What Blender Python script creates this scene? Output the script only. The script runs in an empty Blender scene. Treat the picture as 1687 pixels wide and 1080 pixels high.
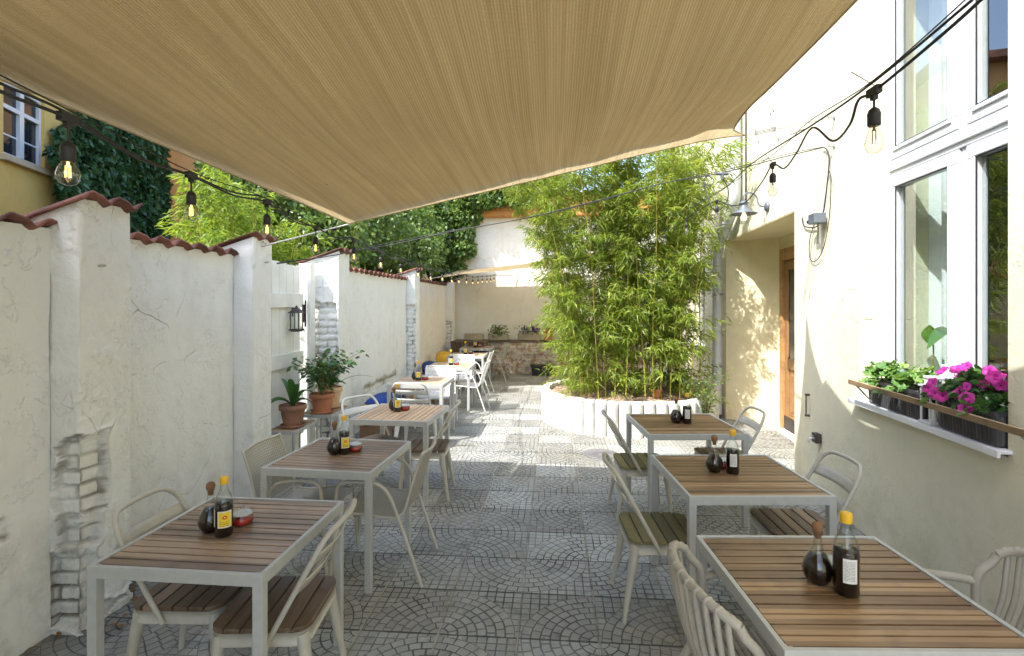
import bpy, bmesh, math, random
import numpy as np
from mathutils import Vector, Matrix, noise
random.seed(7); RNG = np.random.default_rng(7)
PI = math.pi
S = bpy.context.scene
COL = S.collection

# ------------------------------------------------------------------ camera
CAMZ, TH, FPX = 1.76, 0.08, 850.0
CT, ST = math.cos(TH), math.sin(TH)
cam_d = bpy.data.cameras.new("camera"); cam = bpy.data.objects.new("camera", cam_d); COL.objects.link(cam)
cam.location = (0, 0, CAMZ); cam.rotation_euler = (PI/2, 0, TH)
cam_d.sensor_width = 36; cam_d.lens = 36*FPX/1687; cam_d.shift_y = -40/1687
cam_d.clip_start = 0.05; cam_d.clip_end = 400
S.camera = cam
S.render.resolution_x, S.render.resolution_y = 1024, 656

# ------------------------------------------------------------------ light
SUNV = Vector((-0.570, -0.534, 1.0)).normalized()        # towards the sun (world)
SUN_EL = math.asin(SUNV.z)
w = bpy.data.worlds.new("World"); S.world = w; w.use_nodes = True
nt = w.node_tree; nt.nodes.clear()
sky = nt.nodes.new('ShaderNodeTexSky'); sky.sky_type = 'NISHITA'; sky.sun_disc = False
sky.sun_elevation = SUN_EL; sky.sun_rotation = math.atan2(SUNV.x, SUNV.y)
sky.air_density = 1.0; sky.dust_density = 2.0; sky.ozone_density = 0.6
bg = nt.nodes.new('ShaderNodeBackground'); bg.inputs[1].default_value = 0.15
wo = nt.nodes.new('ShaderNodeOutputWorld')
nt.links.new(sky.outputs[0], bg.inputs[0]); nt.links.new(bg.outputs[0], wo.inputs[0])
sd = bpy.data.lights.new("sun", 'SUN'); sd.energy = 2.0; sd.angle = math.radians(0.5); sd.color = (1, 0.975, 0.93)
sun = bpy.data.objects.new("sun", sd); COL.objects.link(sun)
sun.rotation_euler = SUNV.to_track_quat('Z', 'Y').to_euler(); sun.location = (-20, -18, 35)
S.view_settings.view_transform = 'Standard'; S.view_settings.look = 'None'
S.view_settings.exposure = 2.18; S.view_settings.gamma = 1.0
S.cycles.max_bounces = 10; S.cycles.diffuse_bounces = 5; S.cycles.transparent_max_bounces = 24
S.cycles.transmission_bounces = 6

# ------------------------------------------------------------------ placing
def cd(r, d, z=0.0):                     # camera right / forward metres -> world
    return Vector((r*CT - d*ST, r*ST + d*CT, z))
def at(px, py, z):                       # the point of height z seen at a photo pixel
    d = FPX*(CAMZ-z)/(py-500); return cd((px-843.5)/FPX*d, d, z)
def ray(px, py, d):                      # the point at depth d seen at a photo pixel
    return cd((px-843.5)/FPX*d, d, CAMZ+(500-py)/FPX*d)

# ------------------------------------------------------------------ node helper
class NT:
    def __init__(s, name):
        s.m = bpy.data.materials.new(name); s.m.use_nodes = True; s.t = s.m.node_tree; s.t.nodes.clear()
        s.out = s.t.nodes.new('ShaderNodeOutputMaterial')
    def n(s, typ, ins=None, **props):
        nd = s.t.nodes.new('ShaderNode'+typ)
        for k, v in props.items(): setattr(nd, k, v)
        for k, v in (ins or {}).items(): s.set(nd.inputs[k], v)
        return nd
    def set(s, sock, v):
        if isinstance(v, bpy.types.NodeSocket): s.t.links.new(v, sock)
        else:
            if isinstance(v, (tuple, list)) and len(v) == 3 and sock.type == 'RGBA': v = (*v, 1)
            sock.default_value = v
    def ma(s, op, a, b=0.0, c=0.0, clamp=False):
        nd = s.t.nodes.new('ShaderNodeMath'); nd.operation = op; nd.use_clamp = clamp
        s.set(nd.inputs[0], a); s.set(nd.inputs[1], b); s.set(nd.inputs[2], c); return nd.outputs[0]
    def mix(s, f, a, b, blend='MIX'):
        nd = s.t.nodes.new('ShaderNodeMix'); nd.data_type = 'RGBA'; nd.blend_type = blend
        s.set(nd.inputs[0], f); s.set(nd.inputs[6], a); s.set(nd.inputs[7], b); return nd.outputs[2]
    def fmix(s, f, a, b):
        nd = s.t.nodes.new('ShaderNodeMix'); nd.data_type = 'FLOAT'
        s.set(nd.inputs[0], f); s.set(nd.inputs[2], a); s.set(nd.inputs[3], b); return nd.outputs[0]
    def ramp(s, v, lo, hi, a=0.0, b=1.0, smooth=True):
        nd = s.t.nodes.new('ShaderNodeMapRange'); nd.interpolation_type = 'SMOOTHSTEP' if smooth else 'LINEAR'
        s.set(nd.inputs[0], v)
        for i, q in enumerate((lo, hi, a, b)): s.set(nd.inputs[i+1], q)
        return nd.outputs[0]
    def co(s, scale=(1, 1, 1), kind='Object'):
        tc = s.n('TexCoord').outputs[kind]
        return s.n('Mapping', {'Vector': tc, 'Scale': scale}).outputs[0]
    def noise(s, vec, scale, detail=4, rough=0.55, dist=0.0, col=False):
        nd = s.n('TexNoise', {'Vector': vec, 'Scale': scale, 'Detail': detail, 'Roughness': rough, 'Distortion': dist})
        return nd.outputs['Color' if col else 0]
    def bump(s, h, strength=0.5, dist=0.01, normal=None):
        ins = {'Height': h, 'Strength': strength, 'Distance': dist}
        if normal is not None: ins['Normal'] = normal
        return s.n('Bump', ins).outputs[0]
    def pbsdf(s, col, rough=0.6, metal=0.0, normal=None, **kw):
        ins = {'Base Color': col, 'Roughness': rough, 'Metallic': metal}
        if normal is not None: ins['Normal'] = normal
        ins.update(kw)
        return s.n('BsdfPrincipled', ins)
    def done(s, sh):
        s.t.links.new(sh.outputs[0] if hasattr(sh, 'outputs') else sh, s.out.inputs[0]); return s.m

def m_simple(name, col, rough=0.5, metal=0.0, var=0.12, scale=30, bump=0.15, bd=0.002, **kw):
    t = NT(name); v = t.co()
    n = t.noise(v, scale, 5); n2 = t.noise(v, scale*0.15, 4)
    c = t.mix(t.ramp(n2, 0.3, 0.7), tuple(x*(1-var) for x in col), tuple(min(1, x*(1+var)) for x in col))
    c = t.mix(t.ramp(n, 0.55, 0.75, 0, 0.35), c, tuple(x*(1-2*var) for x in col))
    return t.done(t.pbsdf(c, t.fmix(n2, rough*0.85, min(1, rough*1.15)), metal, t.bump(n, bump, bd), **kw))

def m_plaster(name, col, dirt=(0.42, 0.38, 0.28), dirt_amt=0.5, crack=0.6, warm=None, bs=0.6, low=0.5):
    t = NT(name); v = t.co()
    tc = t.n('TexCoord').outputs['Object']; z = t.n('SeparateXYZ', {0: tc}).outputs[2]
    big = t.noise(v, 0.9, 5, 0.6); mid = t.noise(v, 5, 6, 0.62); fine = t.noise(v, 45, 5, 0.65)
    wv = t.mix(0.2, v, t.noise(v, 1.6, 4, col=True), 'ADD')
    vor = t.n('TexVoronoi', {'Vector': wv, 'Scale': 1.5}, feature='DISTANCE_TO_EDGE').outputs[0]
    gate = t.ramp(t.noise(v, 1.1, 3), 0.5, 0.62)
    ck = t.ma('MULTIPLY', t.ramp(vor, 0.0, 0.005, 1, 0), gate)
    ck = t.ma('MULTIPLY', ck, t.ramp(mid, 0.42, 0.58))
    # flaked edges: contour of the medium noise
    fl = t.noise(v, 2.3, 7, 0.66)
    edge = t.ma('MULTIPLY', t.ramp(t.ma('ABSOLUTE', t.ma('SUBTRACT', fl, 0.56)), 0.0, 0.006, 1, 0), t.ramp(big, 0.48, 0.6))
    c = t.mix(t.ramp(mid, 0.35, 0.7), col, tuple(x*0.93 for x in col))
    if warm: c = t.mix(t.ramp(big, 0.35, 0.65), c, warm)
    lowm = t.ma('MULTIPLY', t.ramp(z, 0.0, 1.0, 1, 0), t.ramp(t.noise(v, 3.0, 6, 0.7), 0.42, 0.68))
    c = t.mix(t.ma('MULTIPLY', lowm, low), c, dirt)
    streak = t.ramp(t.noise(t.co((9, 9, 0.7)), 1.0, 5, 0.6), 0.55, 0.78)
    c = t.mix(t.ma('MULTIPLY', streak, dirt_amt*0.45), c, dirt)
    spots = t.ramp(t.noise(v, 14, 6, 0.7), 0.66, 0.78)
    c = t.mix(t.ma('MULTIPLY', spots, dirt_amt*0.8), c, tuple(x*0.8 for x in dirt))
    c = t.mix(t.ma('MULTIPLY', t.ma('MAXIMUM', ck, t.ma('MULTIPLY', edge, 0.55)), crack), c, (0.16, 0.14, 0.11))
    c = t.mix(t.n('Attribute', attribute_name='dirt').outputs['Fac'], c, (0.13, 0.105, 0.075))
    h = t.ma('ADD', t.ma('MULTIPLY', mid, 0.55), t.ma('MULTIPLY', fine, 0.2))
    h = t.ma('ADD', h, t.ma('MULTIPLY', t.ramp(fl, 0.55, 0.565), 0.15))
    fl2 = t.noise(v, 6.5, 8, 0.7, 0.4); h = t.ma('ADD', h, t.ma('MULTIPLY', t.ma('MULTIPLY', t.ramp(fl2, 0.55, 0.59), t.ramp(big, 0.42, 0.6)), 0.09))
    h = t.ma('SUBTRACT', h, t.ma('MULTIPLY', ck, 0.5))
    return t.done(t.pbsdf(c, 0.9, 0, t.bump(h, bs, 0.03)))

def m_leaf(name, c1, c2, c3, trans=0.45, rough=0.45):
    t = NT(name)
    rnd = t.n('NewGeometry').outputs['Random Per Island']
    c = t.mix(t.ramp(rnd, 0.0, 0.6), c1, c2); c = t.mix(t.ramp(rnd, 0.72, 1.0), c, c3)
    p = t.pbsdf(c, rough)
    tr = t.n('BsdfTranslucent', {'Color': t.mix(0.5, c, (c3[0]*1.3, c3[1]*1.3, c3[2]*0.6))})
    return t.done(t.n('MixShader', {0: trans, 1: p.outputs[0], 2: tr.outputs[0]}))

def m_wood(name, a, b, gap_scale=18.0, axis='x', rough=0.5, dark=(0.05, 0.03, 0.02), stain=0.35):
    t = NT(name)
    sc = (2.2, 34, 34) if axis == 'x' else (34, 2.2, 34)
    v = t.co(sc); o = t.n('TexCoord').outputs['Object']; sp = t.n('SeparateXYZ', {0: o})
    inf = t.n('ObjectInfo').outputs['Random']
    k = t.ma('FLOOR', t.ma('MULTIPLY', sp.outputs[1 if axis == 'x' else 0], gap_scale))
    wn = t.n('TexWhiteNoise', {'W': t.ma('ADD', k, t.ma('MULTIPLY', inf, 37.0))}, noise_dimensions='1D').outputs[0]
    g = t.noise(v, 1.0, 8, 0.65, 0.6); g2 = t.noise(t.co((1, 1, 1)), 6, 5)
    c = t.mix(t.ramp(g, 0.3, 0.7), a, b)
    c = t.mix(t.ma('MULTIPLY', wn, 0.7), c, tuple(x*0.6 for x in a))
    c = t.mix(t.ramp(wn, 0.0, 0.25, 0.45, 0.0), c, tuple(min(1, x*1.35) for x in b))
    c = t.mix(t.ma('MULTIPLY', t.ramp(g2, 0.5, 0.75), stain), c, dark)
    return t.done(t.pbsdf(c, t.fmix(g, rough*0.8, rough*1.2), 0, t.bump(g, 0.35, 0.004)))

def m_glass(name, tint=(0.93, 0.96, 0.95), ior=1.5, rough=0.0):
    t = NT(name)
    f0 = ((ior-1)/(ior+1))**2
    lw = t.n('LayerWeight', {'Blend': 0.5}).outputs['Facing']
    fr = t.ma('MULTIPLY_ADD', t.ma('POWER', lw, 4.0), 1-f0, f0, clamp=True)
    tc_ = t.mix(t.ma('POWER', lw, 3.0), tint, tuple(x*0.25 for x in tint)) if ior != 2.3 else tint
    tr = t.n('BsdfTransparent', {'Color': tc_}); gl = t.n('BsdfGlossy', {'Color': (1, 1, 1), 'Roughness': rough})
    return t.done(t.n('MixShader', {0: fr, 1: tr.outputs[0], 2: gl.outputs[0]}))

def m_emit(name, col, e):
    t = NT(name); return t.done(t.n('Emission', {'Color': col, 'Strength': e}))

def m_perf(name, col, ax, pitch=0.0175):
    t = NT(name); o = t.n('TexCoord').outputs['UV']; sp = t.n('SeparateXYZ', {0: o})
    u = t.ma('FRACT', t.ma('DIVIDE', sp.outputs[0], pitch)); v = t.ma('FRACT', t.ma('DIVIDE', sp.outputs[1], pitch))
    du = t.ma('ABSOLUTE', t.ma('SUBTRACT', u, 0.5)); dv = t.ma('ABSOLUTE', t.ma('SUBTRACT', v, 0.5))
    hole = t.ma('LESS_THAN', t.ma('MAXIMUM', du, dv), 0.31)
    p = t.pbsdf(col, 0.5); tr = t.n('BsdfTransparent')
    return t.done(t.n('MixShader', {0: hole, 1: p.outputs[0], 2: tr.outputs[0]}))

def m_tiles():
    T = 0.4244
    t = NT('stamped_paving'); o = t.n('TexCoord').outputs['Object']; sp = t.n('SeparateXYZ', {0: o})
    nz = t.noise(t.co(), 9, 3); jig = t.ma('MULTIPLY', t.ma('SUBTRACT', nz, 0.5), 0.03)
    u = t.ma('ADD', t.ma('DIVIDE', sp.outputs[0], T), 0.44); v = t.ma('SUBTRACT', t.ma('DIVIDE', sp.outputs[1], T), 8.38)
    dx = t.ma('PINGPONG', t.ma('SUBTRACT', t.ma('ADD', u, 200.0), 1.0), 1.0); dy = t.ma('PINGPONG', t.ma('ADD', v, 200.0), 1.0)
    idn = t.n('CombineXYZ', {0: t.ma('FLOOR', u), 1: t.ma('FLOOR', v)}).outputs[0]
    wn = t.n('TexWhiteNoise', {'Vector': idn}, noise_dimensions='2D'); wn2 = t.n('TexWhiteNoise', {'Vector': t.n('VectorMath', {0: idn, 1: (17.3, 5.1, 0)}, operation='ADD').outputs[0]}, noise_dimensions='2D').outputs[0]
    dx = t.fmix(t.ma('GREATER_THAN', wn2, 0.80), dx, t.ma('SUBTRACT', 1.0, dx)); dy = t.fmix(t.ma('LESS_THAN', wn2, 0.17), dy, t.ma('SUBTRACT', 1.0, dy))
    r = t.ma('ADD', t.ma('SQRT', t.ma('ADD', t.ma('MULTIPLY', dx, dx), t.ma('MULTIPLY', dy, dy))), t.ma('MULTIPLY', jig, 0.4))
    NR = 8.3
    rn = t.ma('MULTIPLY', r, NR); fr = t.ma('FRACT', rn); k = t.ma('FLOOR', rn)
    ring = t.ma('DIVIDE', t.ma('MINIMUM', fr, t.ma('SUBTRACT', 1.0, fr)), NR)
    th = t.ma('DIVIDE', t.ma('ARCTAN2', dy, dx), PI/2)
    n = t.ma('FLOOR', t.ma('MULTIPLY_ADD', k, 1.2, 1.3))
    tt = t.ma('ADD', t.ma('MULTIPLY', th, n), t.ma('MULTIPLY', t.ma('MODULO', k, 2.0), 0.5))
    ft = t.ma('FRACT', tt)
    arc = t.ma('MULTIPLY', t.ma('MINIMUM', ft, t.ma('SUBTRACT', 1.0, ft)), t.ma('DIVIDE', t.ma('MULTIPLY', r, 1.571), n))
    g1 = t.ma('MINIMUM', ring, arc)
    gx = t.ma('FRACT', t.ma('MULTIPLY', dx, 8.0)); gy = t.ma('FRACT', t.ma('MULTIPLY', dy, 8.0))
    g2 = t.ma('DIVIDE', t.ma('MINIMUM', t.ma('MINIMUM', gx, t.ma('SUBTRACT', 1.0, gx)), t.ma('MINIMUM', gy, t.ma('SUBTRACT', 1.0, gy))), 8.0)
    outer = t.ma('GREATER_THAN', r, 0.965)
    g = t.fmix(outer, g1, g2)
    gw = t.ramp(t.noise(t.co(), 3.5, 3), 0.35, 0.65, 0.0065, 0.014)
    stone = t.ramp(g, t.ma('MULTIPLY', gw, 0.45), gw)        # 0 in groove, 1 on stone
    eu = t.ma('ABSOLUTE', t.ma('SUBTRACT', t.ma('FRACT', t.ma('ADD', u, 200.5)), 0.5))
    ev = t.ma('ABSOLUTE', t.ma('SUBTRACT', t.ma('FRACT', t.ma('ADD', v, 200.5)), 0.5))
    ju = t.ramp(t.ma('ADD', eu, jig), 0.010, 0.019, 1, 0); jv = t.ramp(t.ma('ADD', ev, jig), 0.009, 0.017, 1, 0)
    cell = t.n('TexWhiteNoise', {'Vector': t.n('CombineXYZ', {0: t.ma('FLOOR', tt), 1: k, 2: wn.outputs[0]}).outputs[0]}, noise_dimensions='3D').outputs[0]
    tone = t.ma('ADD', 0.70, t.ma('ADD', t.ma('MULTIPLY', t.ma('POWER', wn.outputs[0], 1.5), 0.42), t.ma('MULTIPLY', cell, 0.20)))
    c = t.mix(wn.outputs[0], (0.285, 0.28, 0.252), (0.315, 0.33, 0.31))
    fine = t.noise(t.co(), 160, 4, 0.7); med = t.noise(t.co(), 14, 6, 0.65); big = t.noise(t.co(), 1.3, 4)
    c = t.mix(t.ramp(fine, 0.35, 0.7, 0, 0.5), c, (0.36, 0.36, 0.33))
    c = t.mix(t.ramp(med, 0.5, 0.75, 0, 0.45), c, (0.13, 0.13, 0.115))
    c = t.mix(t.ramp(big, 0.5, 0.75, 0, 0.45), c, (0.16, 0.145, 0.085))
    blot = t.noise(t.co(), 4.5, 6, 0.7, 0.8); c = t.mix(t.ramp(blot, 0.56, 0.66, 0, 0.4), c, (0.085, 0.085, 0.075))
    c = t.mix(1.0, c, t.n('CombineColor', {0: tone, 1: tone, 2: tone}).outputs[0], 'MULTIPLY')
    dirtg = t.ramp(t.noise(t.co(), 2.2, 4), 0.35, 0.65, 0.45, 0.95)
    c = t.mix(t.ma('MULTIPLY', t.ma('SUBTRACT', 1.0, stone), dirtg), c, (0.042, 0.042, 0.038))
    c = t.mix(t.ma('MULTIPLY', jv, 0.8), c, (0.035, 0.035, 0.03))
    c = t.mix(t.ma('MULTIPLY', ju, t.ramp(t.noise(t.co(), 5, 4), 0.4, 0.6, 0.15, 0.9)), c, (0.40, 0.37, 0.30))
    h = t.ma('ADD', stone, t.ma('ADD', t.ma('MULTIPLY', fine, 0.22), t.ma('MULTIPLY', med, 0.5)))
    h = t.ma('SUBTRACT', h, t.ma('MAXIMUM', jv, ju))
    return t.done(t.pbsdf(c, 0.7, 0, t.bump(h, 1.0, 0.008)))

def m_sail(share=0.50, mul=1.0, name='sail_cloth'):
    t = NT(name); v = t.co()
    # UV: u across (metres), v along the length of the cloth (metres)
    uv = t.n('TexCoord').outputs['UV']
    def mp(sc): return t.n('Mapping', {'Vector': uv, 'Scale': sc}).outputs[0]
    s1 = t.noise(mp((26, 0.35, 1)), 1.0, 6, 0.7); s2 = t.noise(mp((110, 0.9, 1)), 1.0, 4, 0.7); s3 = t.noise(mp((5, 0.5, 1)), 1.0, 4)
    wx = t.n('TexWave', {'Vector': mp((1, 1, 1)), 'Scale': 26.0, 'Distortion': 0.6}, bands_direction='X').outputs[1]
    wy = t.n('TexWave', {'Vector': mp((1, 1, 1)), 'Scale': 45.0, 'Distortion': 1.0}, bands_direction='Y').outputs[1]
    weave = t.ma('MULTIPLY', wx, wy)
    c = t.mix(t.ramp(s1, 0.35, 0.7), (0.62, 0.535, 0.35), (0.455, 0.38, 0.23))
    c = t.mix(t.ramp(s2, 0.5, 0.72, 0, 0.6), c, (0.34, 0.275, 0.175))
    s4 = t.noise(mp((1.3, 0.9, 1)), 1.0, 5, 0.65); c = t.mix(t.ramp(s4, 0.5, 0.75, 0, 0.3), c, (0.36, 0.28, 0.17))
    s5 = t.noise(mp((160, 90, 1)), 1.0, 3, 0.7); c = t.mix(t.ramp(s5, 0.45, 0.7, 0, 0.35), c, (0.30, 0.23, 0.14))
    c = t.mix(t.ramp(s3, 0.5, 0.8, 0, 0.35), c, (0.40, 0.33, 0.215))
    c = t.mix(t.ramp(weave, 0.0, 0.8, 0.55, 0.0), c, (0.22, 0.16, 0.09))
    spots = t.ramp(t.n('TexVoronoi', {'Vector': mp((1, 1, 1)), 'Scale': 2.2, 'Randomness': 1.0}).outputs[0], 0.012, 0.03, 0.7, 0)
    c = t.mix(spots, c, (0.1, 0.07, 0.04))
    if mul != 1.0: c = t.mix(0.75, c, (0.90, 0.84, 0.72))
    h = t.ma('ADD', t.ma('MULTIPLY', weave, 0.4), t.ma('ADD', s1, t.ma('MULTIPLY', s2, 0.6)))
    nm = t.bump(h, 0.6, 0.008)
    p = t.pbsdf(c, 0.95, 0, nm); tr = t.n('BsdfTranslucent', {'Color': t.mix(1.0, c, (1.0, 0.96, 0.86), 'MULTIPLY'), 'Normal': nm})
    return t.done(t.n('MixShader', {0: share, 1: p.outputs[0], 2: tr.outputs[0]}))

def m_brickwhite(name, col=(0.7, 0.69, 0.64)):
    return m_plaster(name, col, dirt=(0.3, 0.24, 0.16), dirt_amt=0.8, crack=0.3)

M = {}
M['tiles'] = m_tiles()
M['sail'] = m_sail(); M['dimmer'] = m_sail(0.33, 2.0, 'dimming_layer_cloth')  # second cloth is for the layer added to dim the sail
M['plaster'] = m_plaster('white_limewash', (0.83, 0.84, 0.815), dirt=(0.42, 0.40, 0.33), dirt_amt=0.4, crack=0.45, warm=(0.81, 0.82, 0.775), low=0.6, bs=0.75)
M['plaster_back'] = m_plaster('stained_limewash', (0.80, 0.79, 0.75), dirt=(0.40, 0.34, 0.24), dirt_amt=0.35, crack=0.7, warm=(0.79, 0.765, 0.70), low=0.7)
M['cream'] = m_plaster('cream_render', (0.68, 0.66, 0.515), dirt=(0.46, 0.43, 0.29), dirt_amt=0.35, crack=0.3, warm=(0.66, 0.63, 0.465), bs=0.5, low=0.5)
M['niche'] = m_plaster('warm_yellow_render', (0.80, 0.71, 0.46), dirt=(0.45, 0.38, 0.22), dirt_amt=0.15, crack=0.1, bs=0.3, low=0.2)
M['ochre'] = m_plaster('ochre_render', (0.62, 0.42, 0.13), dirt=(0.3, 0.2, 0.08), dirt_amt=0.6, crack=0.3, low=0.3)
M['orange_wall'] = m_plaster('orange_render', (0.60, 0.34, 0.14), dirt=(0.3, 0.18, 0.08), dirt_amt=0.5, crack=0.2)
M['roof'] = m_simple('terracotta_tile', (0.20, 0.085, 0.06), 0.9, var=0.5, scale=22, bump=0.7, bd=0.01)
M['terracotta'] = m_simple('terracotta_pot', (0.42, 0.17, 0.085), 0.8, var=0.22, scale=26, bump=0.3, bd=0.004)
M['terracotta_dark'] = m_simple('old_terracotta', (0.27, 0.135, 0.085), 0.85, var=0.35, scale=18, bump=0.4, bd=0.005)
M['terracotta_pale'] = m_simple('pale_clay', (0.62, 0.42, 0.26), 0.8, var=0.12, scale=20)
M['frame'] = m_simple('grey_painted_metal', (0.43, 0.44, 0.42), 0.42, var=0.04, scale=220, bump=0.05)
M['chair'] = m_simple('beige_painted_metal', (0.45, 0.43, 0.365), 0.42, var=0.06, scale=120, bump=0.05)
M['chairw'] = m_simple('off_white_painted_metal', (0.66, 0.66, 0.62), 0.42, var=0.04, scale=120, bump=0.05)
M['resin'] = m_simple('taupe_resin', (0.37, 0.345, 0.285), 0.5, var=0.05, scale=150, bump=0.1)
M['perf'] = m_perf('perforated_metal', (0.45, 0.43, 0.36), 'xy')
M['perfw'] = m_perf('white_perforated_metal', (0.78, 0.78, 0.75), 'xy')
M['woodL'] = m_wood('weathered_eucalyptus', (0.205, 0.14, 0.088), (0.36, 0.262, 0.172), rough=0.36, stain=0.4)
M['woodR'] = m_wood('oiled_acacia', (0.185, 0.103, 0.045), (0.35, 0.225, 0.115), rough=0.4, stain=0.4)
M['woodP'] = m_wood('sunlit_tone_acacia', (0.52, 0.36, 0.21), (0.68, 0.50, 0.32), rough=0.5, stain=0.15)  # paler wood, sunlight on the left row tops is put into its colour
M['seat_brown'] = m_wood('brown_seat_wood', (0.115, 0.072, 0.042), (0.24, 0.165, 0.105), axis='y', gap_scale=15, rough=0.45, stain=0.55)
M['seat_olive'] = m_wood('mossy_seat_wood', (0.12, 0.105, 0.035), (0.22, 0.19, 0.075), axis='y', gap_scale=15, rough=0.55, stain=0.5)
M['bench'] = m_wood('bench_wood', (0.33, 0.2, 0.1), (0.47, 0.32, 0.18), rough=0.6)
M['old_wood'] = m_wood('old_batten', (0.27, 0.18, 0.09), (0.45, 0.33, 0.19), axis='y', gap_scale=1.0, rough=0.7, stain=0.6)
M['door'] = m_wood('varnished_door', (0.42, 0.22, 0.085), (0.55, 0.32, 0.14), axis='z', rough=0.45, gap_scale=1.0)
M['fascia'] = m_wood('orange_boards', (0.52, 0.21, 0.045), (0.62, 0.29, 0.08), gap_scale=1.0, rough=0.6)
M['whitewood'] = m_simple('white_painted_boards', (0.78, 0.79, 0.76), 0.6, var=0.07, scale=30, bump=0.3, bd=0.004)
M['pvc'] = m_simple('white_window_plastic', (0.60, 0.62, 0.65), 0.25, var=0.02, scale=80, bump=0.02)
M['black'] = m_simple('black_plastic', (0.022, 0.022, 0.024), 0.45, var=0.2, scale=60)
M['boxgrey'] = m_simple('anthracite_plastic', (0.045, 0.046, 0.052), 0.45, var=0.15, scale=50)
M['cable'] = m_simple('black_rubber', (0.018, 0.018, 0.02), 0.55, var=0.2, scale=90)
M['steel'] = m_simple('galvanised_steel', (0.5, 0.5, 0.5), 0.35, 0.9, var=0.1, scale=60)
M['dark_iron'] = m_simple('dark_iron', (0.06, 0.05, 0.045), 0.6, 0.3, var=0.3, scale=60)
M['lampgrey'] = m_simple('slate_enamel', (0.12, 0.14, 0.17), 0.35, 0.2, var=0.1, scale=60)
M['glass'] = m_glass('clear_glass'); M['bulbglass'] = m_glass('bulb_glass', (0.88, 0.89, 0.86), 2.0); M['pane'] = m_glass('window_glass', (0.80, 0.87, 0.87), 2.3)
M['darkpane'] = m_simple('dark_window_pane', (0.02, 0.022, 0.028), 0.08, var=0.2, scale=3)
M['filament'] = m_emit('filament_glow', (1.0, 0.58, 0.16), 1.6)
M['bulbdim'] = m_emit('lamp_bulb_glow', (1.0, 0.72, 0.38), 0.7)
M['soy'] = m_simple('soy_sauce', (0.012, 0.006, 0.004), 0.12, var=0.1, scale=10)
M['yellowcap'] = m_simple('yellow_cap', (0.78, 0.47, 0.02), 0.4, var=0.05)
M['cork'] = m_simple('cork', (0.20, 0.10, 0.05), 0.8, var=0.25, scale=120)
M['redoil'] = m_simple('chilli_oil', (0.34, 0.02, 0.01), 0.15, var=0.5, scale=60)
M['soil'] = m_simple('dark_soil', (0.05, 0.035, 0.025), 0.95, var=0.5, scale=40, bump=1.0, bd=0.02)
M['mulch'] = m_simple('bark_mulch', (0.30, 0.22, 0.15), 0.95, var=0.6, scale=38, bump=1.0, bd=0.03)
M['chips'] = m_simple('wood_chips', (0.42, 0.32, 0.22), 0.9, var=0.4, scale=3)
M['palisade'] = m_simple('white_concrete', (0.60, 0.60, 0.575), 0.9, var=0.16, scale=34, bump=0.6, bd=0.006)
M['blue'] = m_simple('blue_cotton', (0.015, 0.055, 0.24), 0.9, var=0.25, scale=14, bump=0.8, bd=0.02)
M['navy'] = m_simple('navy_cotton', (0.02, 0.035, 0.10), 0.9, var=0.2, scale=14, bump=0.8, bd=0.02)
M['yellow'] = m_simple('mustard_cotton', (0.60, 0.34, 0.02), 0.9, var=0.2, scale=16, bump=0.8, bd=0.02)
M['manhole'] = m_simple('cast_iron', (0.17, 0.165, 0.17), 0.6, 0.2, var=0.2, scale=60, bump=0.4)
M['bamboo_leaf'] = m_leaf('bamboo_leaf', (0.10, 0.175, 0.022), (0.20, 0.29, 0.042), (0.40, 0.44, 0.085), 0.48)
M['bamboo_far'] = m_leaf('far_bamboo_leaf', (0.11, 0.2, 0.02), (0.2, 0.31, 0.035), (0.34, 0.42, 0.07), 0.45)
M['culm'] = m_simple('bamboo_culm', (0.42, 0.37, 0.07), 0.4, var=0.3, scale=9)
M['twig'] = m_simple('twig', (0.2, 0.15, 0.06), 0.8, var=0.2)
M['bark'] = m_simple('bark', (0.12, 0.085, 0.06), 0.9, var=0.4, scale=12, bump=1, bd=0.02)
M['ivy'] = m_leaf('ivy_leaf', (0.028, 0.07, 0.03), (0.055, 0.125, 0.05), (0.11, 0.20, 0.07), 0.2, 0.35)
M['treeleaf'] = m_leaf('broad_leaf', (0.055, 0.12, 0.028), (0.11, 0.19, 0.045), (0.26, 0.34, 0.11), 0.36, 0.4)
M['potleaf'] = m_leaf('glossy_leaf', (0.02, 0.07, 0.018), (0.045, 0.12, 0.03), (0.12, 0.24, 0.05), 0.22, 0.3)
M['geranium'] = m_leaf('geranium_leaf', (0.05, 0.14, 0.03), (0.12, 0.25, 0.05), (0.28, 0.40, 0.10), 0.3, 0.5)
M['petunia'] = m_leaf('petunia_petal', (0.38, 0.008, 0.22), (0.48, 0.02, 0.30), (0.60, 0.12, 0.44), 0.3, 0.6)
M['petunia_eye'] = m_simple('petunia_throat', (0.16, 0.005, 0.10), 0.8)
M['violet'] = m_leaf('violet_petal', (0.06, 0.015, 0.16), (0.09, 0.02, 0.25), (0.3, 0.2, 0.5), 0.2, 0.6)
M['room'] = m_simple('room_wall', (0.34, 0.33, 0.3), 0.9, var=0.08, scale=4)
M['curtain'] = m_simple('white_curtain', (0.75, 0.78, 0.78), 0.9, var=0.05, scale=8, bump=0.4, bd=0.01)
M['fleece'] = m_simple('cream_fur', (0.6, 0.54, 0.42), 0.95, var=0.2, scale=60, bump=1, bd=0.02)
M['cable_wire'] = m_simple('thin_wire', (0.3, 0.3, 0.3), 0.4, 0.7, var=0.1)
M['woodbox'] = m_simple('pale_trough', (0.42, 0.37, 0.27), 0.8, var=0.2, scale=20)

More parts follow.
